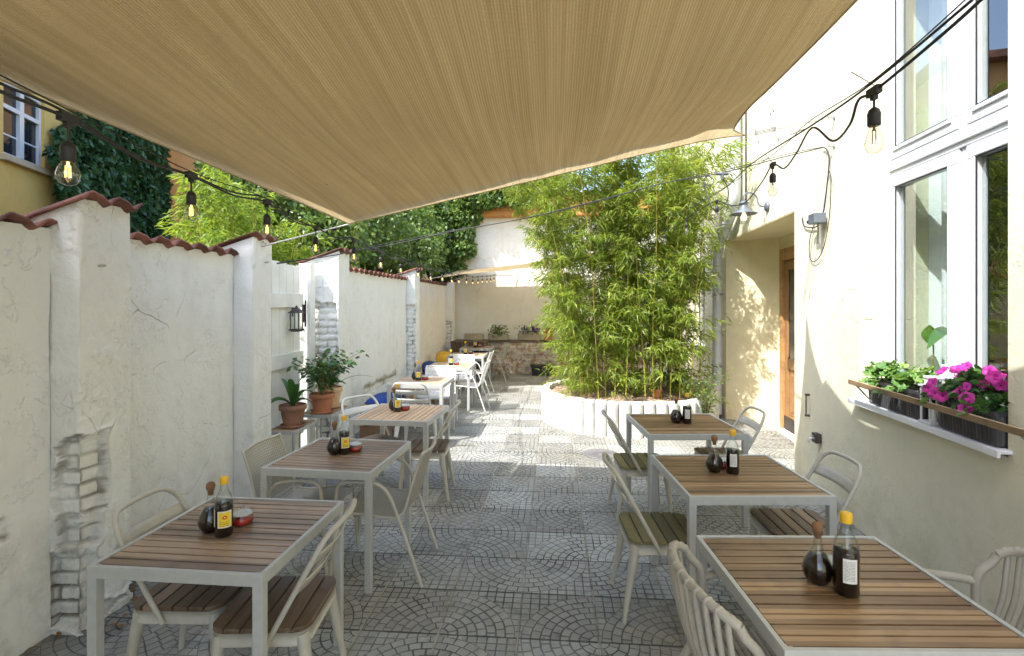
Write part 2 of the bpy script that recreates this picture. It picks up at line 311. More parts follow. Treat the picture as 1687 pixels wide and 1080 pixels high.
def m_label(name, kind):
    t = NT(name); uv = t.n('TexCoord').outputs['UV']; sp = t.n('SeparateXYZ', {0: uv}); u, v = sp.outputs[0], sp.outputs[1]
    if kind == 'yellow':
        du = t.ma('SUBTRACT', u, 0.5); dv = t.ma('SUBTRACT', v, 0.62)
        rr = t.ma('SQRT', t.ma('ADD', t.ma('MULTIPLY', du, du), t.ma('MULTIPLY', t.ma('MULTIPLY', dv, dv), 2.2)))
        c = t.mix(t.ma('LESS_THAN', rr, 0.17), (0.80, 0.60, 0.03), (0.6, 0.05, 0.03))
        c = t.mix(t.ma('LESS_THAN', rr, 0.07), c, (0.8, 0.6, 0.1))
        ln = t.ma('LESS_THAN', t.ma('FRACT', t.ma('MULTIPLY', v, 9.0)), 0.35)
        wv = t.ma('GREATER_THAN', t.noise(t.n('Mapping', {'Vector': uv, 'Scale': (14, 9, 1)}).outputs[0], 1.0, 2), 0.48)
        txt = t.ma('MULTIPLY', t.ma('MULTIPLY', ln, wv), t.ma('MULTIPLY', t.ma('LESS_THAN', v, 0.36), t.ma('LESS_THAN', t.ma('ABSOLUTE', du), 0.3)))
        c = t.mix(txt, c, (0.12, 0.05, 0.02))
        e = t.ma('GREATER_THAN', t.ma('MAXIMUM', t.ma('ABSOLUTE', du), t.ma('ABSOLUTE', t.ma('SUBTRACT', v, 0.5))), 0.42)
        c = t.mix(e, c, (0.75, 0.72, 0.6))
    else:
        ln = t.ma('LESS_THAN', t.ma('FRACT', t.ma('MULTIPLY', v, 17.0)), 0.42)
        wv = t.ma('GREATER_THAN', t.noise(t.n('Mapping', {'Vector': uv, 'Scale': (26, 17, 1)}).outputs[0], 1.0, 2), 0.46)
        ins = t.ma('LESS_THAN', t.ma('MAXIMUM', t.ma('ABSOLUTE', t.ma('SUBTRACT', u, 0.45)), t.ma('ABSOLUTE', t.ma('SUBTRACT', v, 0.5))), 0.4)
        c = t.mix(t.ma('MULTIPLY', t.ma('MULTIPLY', ln, wv), ins), (0.74, 0.74, 0.70), (0.12, 0.12, 0.12))
    return t.done(t.pbsdf(c, 0.55))
M['label_y'] = m_label('yellow_paper_label', 'yellow'); M['label_w'] = m_label('white_paper_label', 'white')

# ------------------------------------------------------------------ mesh helper
class MB:
    def __init__(s): s.v = []; s.f = []; s.sm = []; s.uv = None
    def add(s, vs, fs, smooth=False):
        o = len(s.v); s.v += [tuple(q) for q in vs]
        for f in fs: s.f.append(tuple(i+o for i in f)); s.sm.append(smooth)
        return s
    def box(s, c, size, rz=0.0, R=None):
        x, y, z = size[0]/2, size[1]/2, size[2]/2
        R = R or Matrix.Rotation(rz, 3, 'Z'); c = Vector(c)
        vs = [c + R @ Vector((a*x, b*y, e*z)) for e in (-1, 1) for a, b in ((-1, -1), (1, -1), (1, 1), (-1, 1))]
        return s.add(vs, [(3, 2, 1, 0), (4, 5, 6, 7), (0, 1, 5, 4), (1, 2, 6, 5), (2, 3, 7, 6), (3, 0, 4, 7)])
    def b2(s, lo, hi):
        return s.box([(a+b)/2 for a, b in zip(lo, hi)], [abs(b-a) for a, b in zip(lo, hi)])
    def beam(s, a, b, w_, h_):
        a, b = Vector(a), Vector(b); d = b-a
        q = d.to_track_quat('X', 'Z').to_matrix()
        return s.box((a+b)/2, (d.length, w_, h_), R=q)
    def tube(s, pts, r, n=8, closed=False, cap=True, flat=1.0):
        pts = [Vector(p) for p in pts]; L = len(pts)
        rr = r if isinstance(r, (list, tuple)) else [r]*L
        rings = []; up = None
        for i, p in enumerate(pts):
            if closed: t = pts[(i+1) % L]-pts[i-1]
            else: t = pts[min(i+1, L-1)]-pts[max(i-1, 0)]
            if t.length < 1e-9: t = Vector((0, 0, 1))
            t.normalize()
            if up is None:
                up = Vector((0, 0, 1)) if abs(t.z) < 0.9 else Vector((1, 0, 0))
            sd_ = t.cross(up)
            if sd_.length < 1e-6: sd_ = t.orthogonal()
            sd_.normalize(); up = sd_.cross(t).normalized()
            rings.append([p + (sd_*math.cos(2*PI*k/n) + up*math.sin(2*PI*k/n)*flat)*rr[i] for k in range(n)])
        vs = [q for rg in rings for q in rg]; fs = []
        for i in range(L if closed else L-1):
            j = (i+1) % L
            for k in range(n): fs.append((i*n+k, i*n+(k+1) % n, j*n+(k+1) % n, j*n+k))
        s.add(vs, fs, True)
        if cap and not closed:
            s.add(rings[0], [tuple(range(n))[::-1]]); s.add(rings[-1], [tuple(range(n))])
        return s
    def lathe(s, prof, n=24, c=(0, 0, 0), smooth=True, sy=1.0):
        c = Vector(c); vs = []; fs = []
        for r, z in prof:
            for k in range(n): vs.append(c+Vector((r*math.cos(2*PI*k/n), r*math.sin(2*PI*k/n)*sy, z)))
        for i in range(len(prof)-1):
            for k in range(n): fs.append((i*n+k, i*n+(k+1) % n, (i+1)*n+(k+1) % n, (i+1)*n+k))
        s.add(vs, fs, smooth)
        if prof[0][0] > 1e-4: s.add(vs[:n], [tuple(range(n))[::-1]])
        if prof[-1][0] > 1e-4: s.add(vs[-n:], [tuple(range(n))])
        return s
    def prism(s, poly, z0, z1):
        n = len(poly); vs = [(x, y, z0) for x, y in poly]+[(x, y, z1) for x, y in poly]
        fs = [tuple(range(n))[::-1], tuple(range(n, 2*n))]+[(i, (i+1) % n, n+(i+1) % n, n+i) for i in range(n)]
        return s.add(vs, fs)
    def plate(s, fn, nu, nv, thick=None, smooth=True):
        vs = [fn(i/nu, j/nv) for j in range(nv+1) for i in range(nu+1)]
        fs = [(j*(nu+1)+i, j*(nu+1)+i+1, (j+1)*(nu+1)+i+1, (j+1)*(nu+1)+i) for j in range(nv) for i in range(nu)]
        return s.add(vs, fs, smooth)
    def build(s, name, mat, parent=None, bevel=0.0, solid=0.0, subs=0):
        me = bpy.data.meshes.new(name); me.from_pydata([tuple(q) for q in s.v], [], s.f)
        me.polygons.foreach_set('use_smooth', s.sm)
        if s.uv is not None:
            ul = me.uv_layers.new(name='UVMap'); li = np.empty(len(me.loops), int); me.loops.foreach_get('vertex_index', li)
            ul.data.foreach_set('uv', np.array(s.uv, float)[li].ravel())
        me.materials.append(mat if not isinstance(mat, str) else M[mat]); me.update()
        o = bpy.data.objects.new(name, me); COL.objects.link(o)
        if parent is not None: o.parent = parent
        if solid: md = o.modifiers.new('solid', 'SOLIDIFY'); md.thickness = solid; md.offset = 0
        if bevel: md = o.modifiers.new('bevel', 'BEVEL'); md.width = bevel; md.segments = 2; md.limit_method = 'ANGLE'; md.angle_limit = math.radians(50)
        return o

def tag(o, label=None, cat=None, group=None, kind=None):
    if label: o['label'] = label
    if cat: o['category'] = cat
    if group: o['group'] = group
    if kind: o['kind'] = kind
    return o
def empty(name, loc=(0, 0, 0), rz=0.0, label=None, cat=None, group=None):
    o = bpy.data.objects.new(name, None); COL.objects.link(o); o.location = loc; o.rotation_euler = (0, 0, rz)
    o.empty_display_size = 0.1
    return tag(o, label, cat, group)
def kids(o): return [c for c in bpy.data.objects if c.parent == o]
def copy_tree(o, parent=None):
    c = o.copy(); COL.objects.link(c); c.parent = parent
    for ch in kids(o): copy_tree(ch, c)
    return c
def smoothpath(pts, n=6, closed=False):
    P = [Vector(p) for p in pts]; out = []; L = len(P)
    rng = range(L if closed else L-1)
    for i in rng:
        if closed: a, b, c, d = P[i-1], P[i], P[(i+1) % L], P[(i+2) % L]
        else: a, b, c, d = P[max(i-1, 0)], P[i], P[i+1], P[min(i+2, L-1)]
        for k in range(n):
            t = k/n; out.append(0.5*((2*b)+(c-a)*t+(2*a-5*b+4*c-d)*t*t+(3*b-a-3*c+d)*t**3))
    if not closed: out.append(P[-1])
    return out
def rrect(x0, x1, y0, y1, r, n=5):
    pts = []
    for cx, cy, a0 in ((x1-r, y1-r, 0), (x0+r, y1-r, 90), (x0+r, y0+r, 180), (x1-r, y0+r, 270)):
        for k in range(n+1): a = math.radians(a0+90*k/n); pts.append((cx+r*math.cos(a), cy+r*math.sin(a)))
    return pts

def fnoise(x, y, z, o=4): return noise.fractal(Vector((x, y, z)), 1.0, 2.0, o)

# leaves as one mesh: arrays of base, direction, side, length, width
def leaf_mesh(name, base, dirn, side, L, W, mat, parent=None, shape='lance', droop=0.25):
    base = np.asarray(base, float); dirn = np.asarray(dirn, float); side = np.asarray(side, float); n = len(base)
    dirn /= np.linalg.norm(dirn, axis=1)[:, None]+1e-9
    side = side - (side*dirn).sum(1)[:, None]*dirn; side /= np.linalg.norm(side, axis=1)[:, None]+1e-9
    L = np.broadcast_to(L, (n,))[:, None]; W = np.broadcast_to(W, (n,))[:, None]
    up = np.cross(side, dirn); dn = np.array([0, 0, -1.0])
    if shape == 'lance':
        m = base+dirn*L*0.4; tip = base+dirn*L+dn*L*droop
        vs = np.stack([base, m+side*W*0.5, tip, m-side*W*0.5], 1).reshape(-1, 3); k = 4
        fs = [(0, 1, 2, 3)]
    else:   # broad leaf: six points, folded on the midrib
        m1 = base+dirn*L*0.28; m2 = base+dirn*L*0.68+dn*L*droop*0.4; tip = base+dirn*L+dn*L*droop
        f = up*W*0.14
        vs = np.stack([base, m1+side*W*0.5+f, m2+side*W*0.38+f, tip, m2-side*W*0.38+f, m1-side*W*0.5+f], 1).reshape(-1, 3); k = 6
        fs = [(0, 1, 2, 3), (0, 3, 4, 5)]
    nf = len(fs); me = bpy.data.meshes.new(name); me.vertices.add(n*k); me.vertices.foreach_set('co', vs.ravel())
    idx = (np.array(fs)[None]+np.arange(n)[:, None, None]*k).reshape(-1, 4)
    me.loops.add(idx.size); me.loops.foreach_set('vertex_index', idx.ravel())
    me.polygons.add(len(idx)); me.polygons.foreach_set('loop_start', np.arange(len(idx))*4)
    try: me.polygons.foreach_set('loop_total', np.full(len(idx), 4))
    except Exception: pass
    me.update(calc_edges=True); me.validate()
    me.materials.append(M[mat]); o = bpy.data.objects.new(name, me); COL.objects.link(o)
    if parent is not None: o.parent = parent
    return o
def rdir(n, zlo=-1, zhi=1):
    a = RNG.uniform(0, 2*PI, n); z = RNG.uniform(zlo, zhi, n); r = np.sqrt(np.maximum(0, 1-z*z))
    return np.stack([r*np.cos(a), r*np.sin(a), z], 1)

# ================================================================== SETTING
g = MB(); g.b2((-90, -60, -0.5), (90, 150, -0.006)); tag(g.build('ground', m_simple('earth', (0.16, 0.13, 0.09), 0.95, var=0.3, scale=3)), kind='structure')
g = MB(); g.plate(lambda u, v: (-2.95+u*7.2, -3+v*16.35, 0.0), 60, 130, smooth=True)
tag(g.build('paving', 'tiles'), kind='structure')

# ------------------------------------------------------------------ relief walls
def densify(path, res):
    P = [Vector((x, y, 0)) for x, y in path]; out = []
    for a, b in zip(P, P[1:]):
        n = max(1, int(round((b-a).length/res)))
        for k in range(n): out.append(a.lerp(b, k/n))
    out.append(P[-1]); return out
def relief(name, path, ztop, disp, mat, parent, res=0.015, z0=0.0, clampb=None):
    P = densify(path, res); L = len(P); ss = [0.0]
    for a, b in zip(P, P[1:]): ss.append(ss[-1]+(b-a).length)
    N = []
    for i in range(L):
        t = (P[min(i+1, L-1)]-P[max(i-1, 0)]).normalized(); N.append(Vector((t.y, -t.x, 0)))
    Q = [P[i] if 0 < i < L-1 and (P[i+1]-P[i]).normalized().dot((P[i]-P[i-1]).normalized()) > 0.9 else
         (P[i]-N[i]*0.008 if 0 < i < L-1 else P[i]) for i in range(L)]
    nz = max(2, int(round((max(ztop(p) for p in P)-z0)/res)))
    vs = []; dl = []
    global DIRT
    for j in range(nz+1):
        for i in range(L):
            z = z0+(ztop(P[i])-z0)*j/nz
            DIRT = 0.0
            dd = disp(ss[i], z, P[i]); q = Q[i]+N[i]*dd
            if clampb and dd < 0.004:
                xo_, ya_, yb_ = clampb; e_ = dd-0.004; q.x = min(q.x, xo_+e_); q.y = min(max(q.y, ya_-e_), yb_+e_)
            vs.append((q.x, q.y, z)); dl.append(DIRT if mat != 'brick' else 0.0)
    fs = [(j*L+i, j*L+i+1, (j+1)*L+i+1, (j+1)*L+i) for j in range(nz) for i in range(L-1)]
    m = MB(); m.add(vs, fs, True); o = m.build(name, mat, parent)
    at_ = o.data.attributes.new('dirt', 'FLOAT', 'POINT'); at_.data.foreach_set('value', dl); return o
def plaster_d(s, z, p, a=0.010):
    return a*fnoise(p.x*1.3+p.y*1.3, z*1.3, p.y, 3)+0.0035*fnoise(s*9, z*9, 3.3+p.y*9, 3)+0.0015*fnoise(s*30, z*30, 1.3, 2)
DIRT = 0.0
def brick_d(s, z, seed=0.0, deep=0.03):
    zz = z+0.008*fnoise(s*4, z*2, seed, 2); k = math.floor(zz/0.078); f = zz/0.078-k
    ww = s-0.52+(0.055 if k % 2 else 0.165)+0.010*fnoise(s*3, k, seed, 2); q = ww/0.22; fv = q-math.floor(q)
    dj = min(f, 1-f)*0.078; dv = min(fv, 1-fv)*0.22
    jd = min(1.0, max(0.0, (0.0115+0.004*noise.noise(Vector((s*25, z*25, 1)))-min(dj, dv))/0.006))
    rnd = noise.cell(Vector((math.floor(q)+0.5, k+0.5, seed)))
    global DIRT; DIRT = jd; return -deep-0.016*jd+0.012*(rnd-0.5)+0.005*fnoise(s*24, z*24, seed, 3)
def masked(masks, a=0.010):
    def f(s, z, p):
        m = -9
        for (s0, s1, z0, z1) in masks:
            e = min(s-s0, s1-s, z-z0, z1-z)
            m = max(m, e)
        e = m+0.055*fnoise(s*5, z*5, 7.7, 4)
        base = plaster_d(s, z, p, a)
        global DIRT
        DIRT = 0.0
        if e <= -0.02: return base
        if e < 0.0: return base+0.010*(e+0.02)/0.02
        k = min(1.0, e/0.010); b_ = brick_d(s, z, 2.0)
        d_ = 0.85*DIRT*max(0, min(1, 0.55+1.2*noise.noise(Vector((s*4, z*4, 9)))))
        if e < 0.03: d_ = max(d_, 0.8*(1-e/0.03)*max(0, 0.4+noise.noise(Vector((s*6, z*6, 5)))))
        DIRT = d_; return base*(1-k)+k*b_
    return f

WX, PX = -2.67, -2.50
def tile_cap(y0, y1, xf, zt, parent, slope=0.32, depth=0.42, per=0.19, amp=0.02):
    m = MB(); n = max(8, int((y1-y0)/per*12))
    def fn(u, v):
        y = y0+(y1-y0)*u; x = xf-depth*v
        ph = y/per*2*PI
        zz = zt+0.022+amp*(math.sin(ph)+0.35*math.sin(2*ph+0.8))-slope*depth*v
        zz += 0.006*noise.noise(Vector((math.floor(y/per), v*3, 1.0)))
        return (x+0.006*noise.noise(Vector((y*6, 2, 3))), y, zz)
    m.plate(fn, n, 6); return m.build('roof_tile_cap', 'roof', parent, solid=0.014)

wall_a = empty('courtyard_wall', (-2.7, 1.5, 0), 0, 'white limewashed wall nearest the camera on the left, with two pillars, crumbling brick corner and red tile cap', 'wall')
wall_b = empty('courtyard_wall', (-2.7, 9.0, 0), 0, 'white limewashed wall beyond the plank gate, running behind the bench to the far corner', 'wall')
def O_(p): return p.matrix_basis.inverted()   # parent offset
def in_parent(o, par): o.matrix_parent_inverse = par.matrix_basis.inverted(); return o
def panel(par, y0, y1, zt, masks=(), res=0.02, mat='plaster', xw=WX):
    o = relief('wall_panel', [(xw, y0), (xw, y1)], lambda p: zt, masked(masks), mat, par, res); in_parent(o, par)
    c = MB(); c.b2((xw-0.36, y0-0.01, 0), (xw-0.07, y1+0.01, zt-0.11)); in_parent(c.build('wall_core', mat, par), par)
    in_parent(tile_cap(y0+0.005, y1-0.005, xw+0.05, zt, par), par)
def pillar(par, y0, y1, zt, masks=(), res=0.014, mat='plaster', xin=-3.02, xo=PX):
    zf = lambda p: zt-0.32*max(0, xo-p.x)
    o = relief('pillar', [(xin, y0), (xo, y0), (xo, y1), (xin, y1)], zf, masked(masks), mat, par, res, clampb=(xo, y0, y1)); in_parent(o, par)
    c = MB(); c.b2((xin, y0+0.07, 0), (xo-0.07, y1-0.07, zt-0.2)); in_parent(c.build('pillar_core', mat, par), par)
    in_parent(tile_cap(y0-0.03, y1+0.03, xo+0.045, zt, par, depth=0.56, per=0.17), par)

panel(wall_a, -2.5, 2.54, 2.16, masks=[(4.55, 4.8, 0.62, 0.72), (4.35, 4.62, 0.93, 0.99)], res=0.022)
pillar(wall_a, 2.54, 2.88, 2.32, masks=[(0.38, 0.66, 0.42, 0.62), (0.38, 0.70, 0.60, 1.06), (0.32, 0.62, 0.02, 0.45), (0.6, 0.9, 0.02, 0.10)], res=0.0075)
panel(wall_a, 2.88, 4.12, 2.17, masks=[(0.0, 0.45, 0.0, 0.09)], res=0.018)
pillar(wall_a, 4.12, 4.42, 2.32, res=0.018)
pillar(wall_b, 5.86, 6.19, 2.38, masks=[(0.16, 0.49, 1.2, 1.78), (0.1, 0.40, 0.1, 1.2)], res=0.016)
panel(wall_b, 6.19, 9.2, 2.2, masks=[(0.9, 2.4, 0.42, 0.60)], res=0.03)
pillar(wall_b, 9.2, 9.55, 2.38, masks=[(0.34, 0.58, 0.1, 1.75)], res=0.02)
panel(wall_b, 9.55, 12.65, 2.22, res=0.035, mat='plaster_back')
pillar(wall_b, 12.65, 13.0, 2.32, masks=[(0.36, 0.56, 0.1, 1.3)], res=0.025, mat='plaster_back')
panel(wall_b, 13.0, 13.3, 2.22, res=0.035, mat='plaster_back')
# hook bolts on the pillars
for y, z, px_ in ((2.66, 1.97, PX), (4.30, 2.12, PX)):
    m = MB(); m.tube([(px_-0.02, y, z), (px_+0.035, y, z)], 0.007, 8); in_parent(m.build('bolt', 'steel', wall_a), wall_a)

# ------------------------------------------------------------------ plank gate
gate = empty('plank_gate', (-2.85, 5.1, 0), 0, 'white painted plank gate with cross rails set between two wall pillars', 'gate')
m = MB(); y = 4.44
while y < 5.60:
    m.b2((-2.875, y, 0.06), (-2.85, y+0.142, 2.19+0.012*math.sin(y*9))); y += 0.147
in_parent(m.build('planks', 'whitewood', gate, bevel=0.003), gate)
for z0, z1 in ((1.72, 1.87), (1.08, 1.23), (0.30, 0.46)):
    m = MB(); m.b2((-2.848, 4.43, z0), (-2.82, 5.64, z1)); in_parent(m.build('rail', 'whitewood', gate, bevel=0.004), gate)
m = MB(); m.b2((-2.90, 5.68, 0), (-2.76, 5.80, 2.22)); in_parent(m.build('gate_post', 'whitewood', gate, bevel=0.005), gate)
m = MB(); m.b2((-2.82, 5.60, 1.55), (-2.805, 5.66, 1.75)); m.tube([(-2.80, 5.64, 1.5), (-2.80, 5.64, 1.80)], 0.01, 6); in_parent(m.build('hinge', 'dark_iron', gate), gate)

# ------------------------------------------------------------------ back wall
bw = empty('back_wall', (0, 13.3, 0), 0, 'tall cracked whitewashed wall closing the far end of the yard', 'wall')
o = relief('wall_panel', [(-3.1, 13.3), (3.6, 13.3)], lambda p: 3.98, lambda s, z, p: plaster_d(s, z, p, 0.016) if True else 0, 'plaster_back', bw, 0.05); in_parent(o, bw)
m = MB(); m.b2((-3.1, 13.36, 0), (3.6, 13.7, 3.97)); in_parent(m.build('wall_core', 'plaster_back', bw), bw)
m = MB()
for k in range(4): m.b2((-3.0, 13.05, 4.0+k*0.125), (3.6, 13.08+0.004*(k % 2), 4.12+k*0.125))
m.b2((-3.0, 13.09, 3.985), (3.6, 13.8, 4.5)); in_parent(m.build('fascia_boards', 'fascia', bw), bw)
m = MB(); m.plate(lambda u, v: (-3.1+6.8*u, 12.9+3.2*v, 4.55+0.12*v+0.03*math.sin(u*200)), 300, 4); in_parent(m.build('roof', 'roof', bw, solid=0.03), bw)
def m_brick():
    t = NT('flaking_whitewashed_brick'); o = t.n('TexCoord').outputs['Object']; sp = t.n('SeparateXYZ', {0: o})
    v = t.n('CombineXYZ', {0: sp.outputs[0], 1: sp.outputs[2]}).outputs[0]
    b = t.n('TexBrick', {'Vector': v, 'Color1': (0.36, 0.15, 0.08, 1), 'Color2': (0.46, 0.30, 0.18, 1), 'Mortar': (0.42, 0.36, 0.28, 1), 'Scale': 1.0, 'Mortar Size': 0.008, 'Brick Width': 0.24, 'Row Height': 0.078})
    n1 = t.noise(t.co(), 7, 6, 0.7); n2 = t.noise(t.co(), 2.6, 4)
    c = t.mix(t.ramp(n1, 0.40, 0.56), b.outputs[0], (0.62, 0.56, 0.46)); c = t.mix(t.ramp(n2, 0.5, 0.75, 0, 0.7), c, (0.13, 0.10, 0.06))
    return t.done(t.pbsdf(c, 0.95, 0, t.bump(t.ma('ADD', n1, b.outputs[1]), 0.8, 0.02)))
M['brick'] = m_brick()
lw = empty('brick_ledge', (0, 12.9, 0), 0, 'low crumbling red and white brick ledge below the back wall, holding flower troughs', 'brick ledge')
o = relief('bricks', [(-2.45, 13.25), (-2.45, 12.86), (2.2, 12.86), (2.2, 13.25)], lambda p: 0.80, lambda s, z, p: 0.03+brick_d(s, z, 5.0, 0.02)+0.03*fnoise(s*2, z*2, 4.4, 3), 'brick', lw, 0.022); in_parent(o, lw)
m = MB(); m.b2((-2.42, 12.98, 0), (2.15, 13.28, 0.79))
in_parent(m.build('rubble_core', 'brick', lw), lw)
m = MB(); m.plate(lambda u, v: (-2.5+4.75*u, 12.84+0.44*v, 0.815+0.012*fnoise(u*20, v*3, 1, 3)), 120, 8); in_parent(m.build('coping', m_simple('mossy_stone', (0.13, 0.10, 0.07), 0.95, var=0.4, scale=14, bump=0.8, bd=0.02), lw, solid=0.04), lw)

# ------------------------------------------------------------------ house on the right
HA = -0.065; HO = cd(2.122, 0, 0); HX = Vector((math.cos(HA), math.sin(HA), 0)); HY = Vector((-math.sin(HA), math.cos(HA), 0))
def hl(u, x, z): return HO+HY*u+HX*x+Vector((0, 0, z))
house = empty('cream_house', tuple(HO), HA, 'cream rendered house along the right side with door niche and white windows', 'house')
U0, U1 = 2.63, 4.07; N0, N1 = 5.34, 7.98; W0, W1 = 9.4, 10.7; NZ = 2.715
m = MB()
def fb(u0, u1, z0, z1, x0=0.0, x1=0.45): m.b2((x0, u0, z0), (x1, u1, z1))
fb(-3.2, U0, 0, 7); fb(U0, U1, 0, 0.985); fb(U0, U1, 4.72, 7); fb(U1, N0, 0, 7, 0, 0.62); fb(N0, N1, NZ, 7, 0, 0.62)
fb(N1, 9.0, NZ, 7, 0, 0.62)
fb(9.0, W0, 0, 7); fb(W0, W1, 0, 0.93); fb(W0, W1, 2.55, 7); fb(W1, 14.0, 0, 7)
m.build('facade', 'cream', house)
m = MB(); m.prism([(0, N1), (0.62, 7.55), (0.62, 9.0), (0, 9.0)], 0, NZ); m.build('splayed_jamb', 'niche', house)
m = MB()
m.b2((0.622, N0-0.2, 0), (0.9, 6.56, 3.0)); m.b2((0.622, 7.50, 0), (0.9, 8.2, 3.0)); m.b2((0.622, 6.56, 2.53), (0.9, 7.50, 3.0))
m.build('niche_back', 'niche', house)
m = MB(); m.b2((0.004, N0+0.001, NZ-0.012), (0.62, N1-0.03, NZ-0.003)); m.build('niche_ceiling', 'niche', house)
m = MB(); m.b2((-0.012, -3.2, 7.0), (6, 14, 7.2)); m.b2((5.6, -3.2, 0), (6, 14, 7.0)); m.b2((0.45, 13.7, 0), (5.6, 14, 7.0)); m.b2((0.45, -3.2, 0), (5.6, -2.9, 7.0)); m.build('outer_shell', 'cream', house)
# room behind the near window
m = MB()
m.b2((0.46, 0.6, 0.5), (4.0, 5.3, 0.6)); m.b2((3.9, 0.6, 0.6), (4.0, 5.3, 5.0)); m.b2((0.63, 5.2, 0.6), (3.9, 5.3, 5.0)); m.b2((0.46, 0.6, 0.6), (3.9, 0.7, 5.0)); m.b2((0.46, 0.6, 5.0), (4.0, 5.3, 5.1))
m.build('room', 'room', house)
# near window
def rframe(m, u0, u1, z0, z1, w_, x0, x1):
    m.b2((x0, u0, z0), (x1, u1, z0+w_)); m.b2((x0, u0, z1-w_), (x1, u1, z1))
    m.b2((x0, u0, z0+w_), (x1, u0+w_, z1-w_)); m.b2((x0, u1-w_, z0+w_), (x1, u1, z1-w_))
win = empty('window', (0, 0, 0)); win.parent = house
m = MB(); m.b2((0.19, U0, 1.0), (0.27, U0+0.07, 4.72)); m.b2((0.19, U1-0.075, 1.0), (0.27, U1, 4.72)); m.b2((0.19, U0+0.07, 1.0), (0.27, U1-0.075, 1.06)); m.b2((0.19, U0+0.07, 4.65), (0.27, U1-0.075, 4.72))
m.b2((0.175, U0+0.07, 2.72), (0.27, U1-0.075, 2.84)); m.b2((0.16, U0+0.07, 2.755), (0.175, U1-0.075, 2.80))
for z0, z1 in ((1.06, 2.72), (2.84, 4.65)): m.b2((0.19, 3.19, z0), (0.27, 3.25, z1))
m.build('window_frame', 'pvc', win, bevel=0.006)
m = MB(); m.b2((0.155, U1+0.002, 1.0), (0.30, U1+0.02, 4.72)); 
sashes = [(2.70, 3.19, 1.06, 2.72), (3.25, 3.995, 1.06, 2.72), (2.70, 3.19, 2.84, 4.65), (3.25, 3.995, 2.84, 4.65)]
for (a, b, c, d) in sashes:
    m = MB(); rframe(m, a+0.004, b-0.004, c+0.004, d-0.004, 0.085, 0.172, 0.235); rframe(m, a+0.06, b-0.06, c+0.06, d-0.06, 0.028, 0.160, 0.171)
    s_ = m.build('sash', 'pvc', win, bevel=0.006)
    m = MB(); m.plate(lambda u, v: (0.2, a+0.08+(b-a-0.16)*(1-u), c+0.08+(d-c-0.16)*v), 1, 1, smooth=False); m.build('pane', 'pane', s_)
    m = MB(); rframe(m, a+0.088, b-0.088, c+0.088, d-0.088, 0.008, 0.166, 0.1715); m.build('seal', 'black', s_)
m = MB()
m.b2((-0.055, U0-0.03, 1.005), (0.155, U1+0.03, 1.025)); m.b2((-0.07, U0-0.03, 0.985), (-0.052, U1+0.03, 1.026))
m.build('window_sill', m_simple('white_enamel_sill', (0.72, 0.74, 0.78), 0.35, var=0.04), win, bevel=0.004)
# curtains and plants inside
m = MB(); m.plate(lambda u, v: (0.52+0.03*math.sin(u*34), 3.80+0.85*u, 1.0+3.6*v), 60, 2); m.build('curtain', 'curtain', house)
# far window
win2 = empty('window', (0, 0, 0)); win2.parent = house
m = MB(); rframe(m, W0, W1, 0.95, 2.55, 0.07, 0.2, 0.28); m.b2((0.2, (W0+W1)/2-0.04, 1.02), (0.28, (W0+W1)/2+0.04, 2.48)); m.build('window_frame', m_simple('grey_window_frame', (0.3, 0.3, 0.3), 0.5), win2)
m = MB(); m.b2((0.23, W0+0.07, 1.02), (0.24, W1-0.07, 2.48)); m.build('pane', 'darkpane', win2)
m = MB(); m.b2((-0.07, W0-0.05, 0.93), (0.2, W1+0.05, 0.955)); m.build('window_sill', 'pvc', win2)
m = MB(); m.b2((0.4, W0-0.2, 0.7), (0.45, W1+0.2, 2.8)); m.build('room', 'room', win2)
# door
dr = empty('door', (0, 0, 0)); dr.parent = house
m = MB(); m.b2((0.60, 7.40, 0), (0.68, 7.50, 2.53)); m.b2((0.60, 6.56, 0), (0.68, 6.66, 2.53)); m.b2((0.60, 6.66, 2.36), (0.68, 7.40, 2.53)); m.build('door_frame', 'door', dr, bevel=0.006)
m = MB(); x0, x1 = 0.635, 0.675
m.b2((x0, 7.28, 0.02), (x1, 7.395, 2.35)); m.b2((x0, 6.665, 0.02), (x1, 6.78, 2.35)); m.b2((x0, 6.78, 2.23), (x1, 7.28, 2.35)); m.b2((x0, 6.78, 0.86), (x1, 7.28, 1.0)); m.b2((x0, 6.78, 0.02), (x1, 7.28, 0.22)); m.b2((0.655, 6.78, 0.22), (x1, 7.28, 0.86)); m.b2((0.640, 6.85, 0.29), (0.654, 7.21, 0.79))
lf = m.build('door_leaf', 'door', dr, bevel=0.008)
m = MB(); m.b2((0.65, 6.78, 1.0), (0.66, 7.28, 2.23)); m.build('door_pane', 'darkpane', dr)
m = MB(); m.b2((0.625, 6.67, 0.02), (0.634, 7.39, 0.2)); m.build('kick_plate', 'dark_iron', dr)
m = MB(); m.b2((0.628, 6.69, 1.0), (0.634, 6.74, 1.22)); m.tube([(0.628, 6.715, 1.12), (0.585, 6.715, 1.12), (0.58, 6.82, 1.12)], 0.009, 8); m.build('handle', 'steel', dr)
m = MB(); m.b2((0.50, 6.5, -0.3), (1.2, 7.6, 0.012)); m.build('threshold', 'palisade', house)

# ------------------------------------------------------------------ neighbours
nb = empty('neighbour_house', (-8.5, -4, 0), 0, 'tall ochre neighbouring house standing behind the left wall, mostly out of the frame', 'house')
m = MB(); m.b2((-14, -12, 0), (-6.0, 0.44, 9.6)); in_parent(m.build('wall', 'ochre', nb), nb)
m = MB(); m.plate(lambda u, v: (-14.3+8.36*u, -12.3+12.86*v, 9.62+0.0*u), 2, 2); in_parent(m.build('roof', 'roof', nb, solid=0.1), nb)

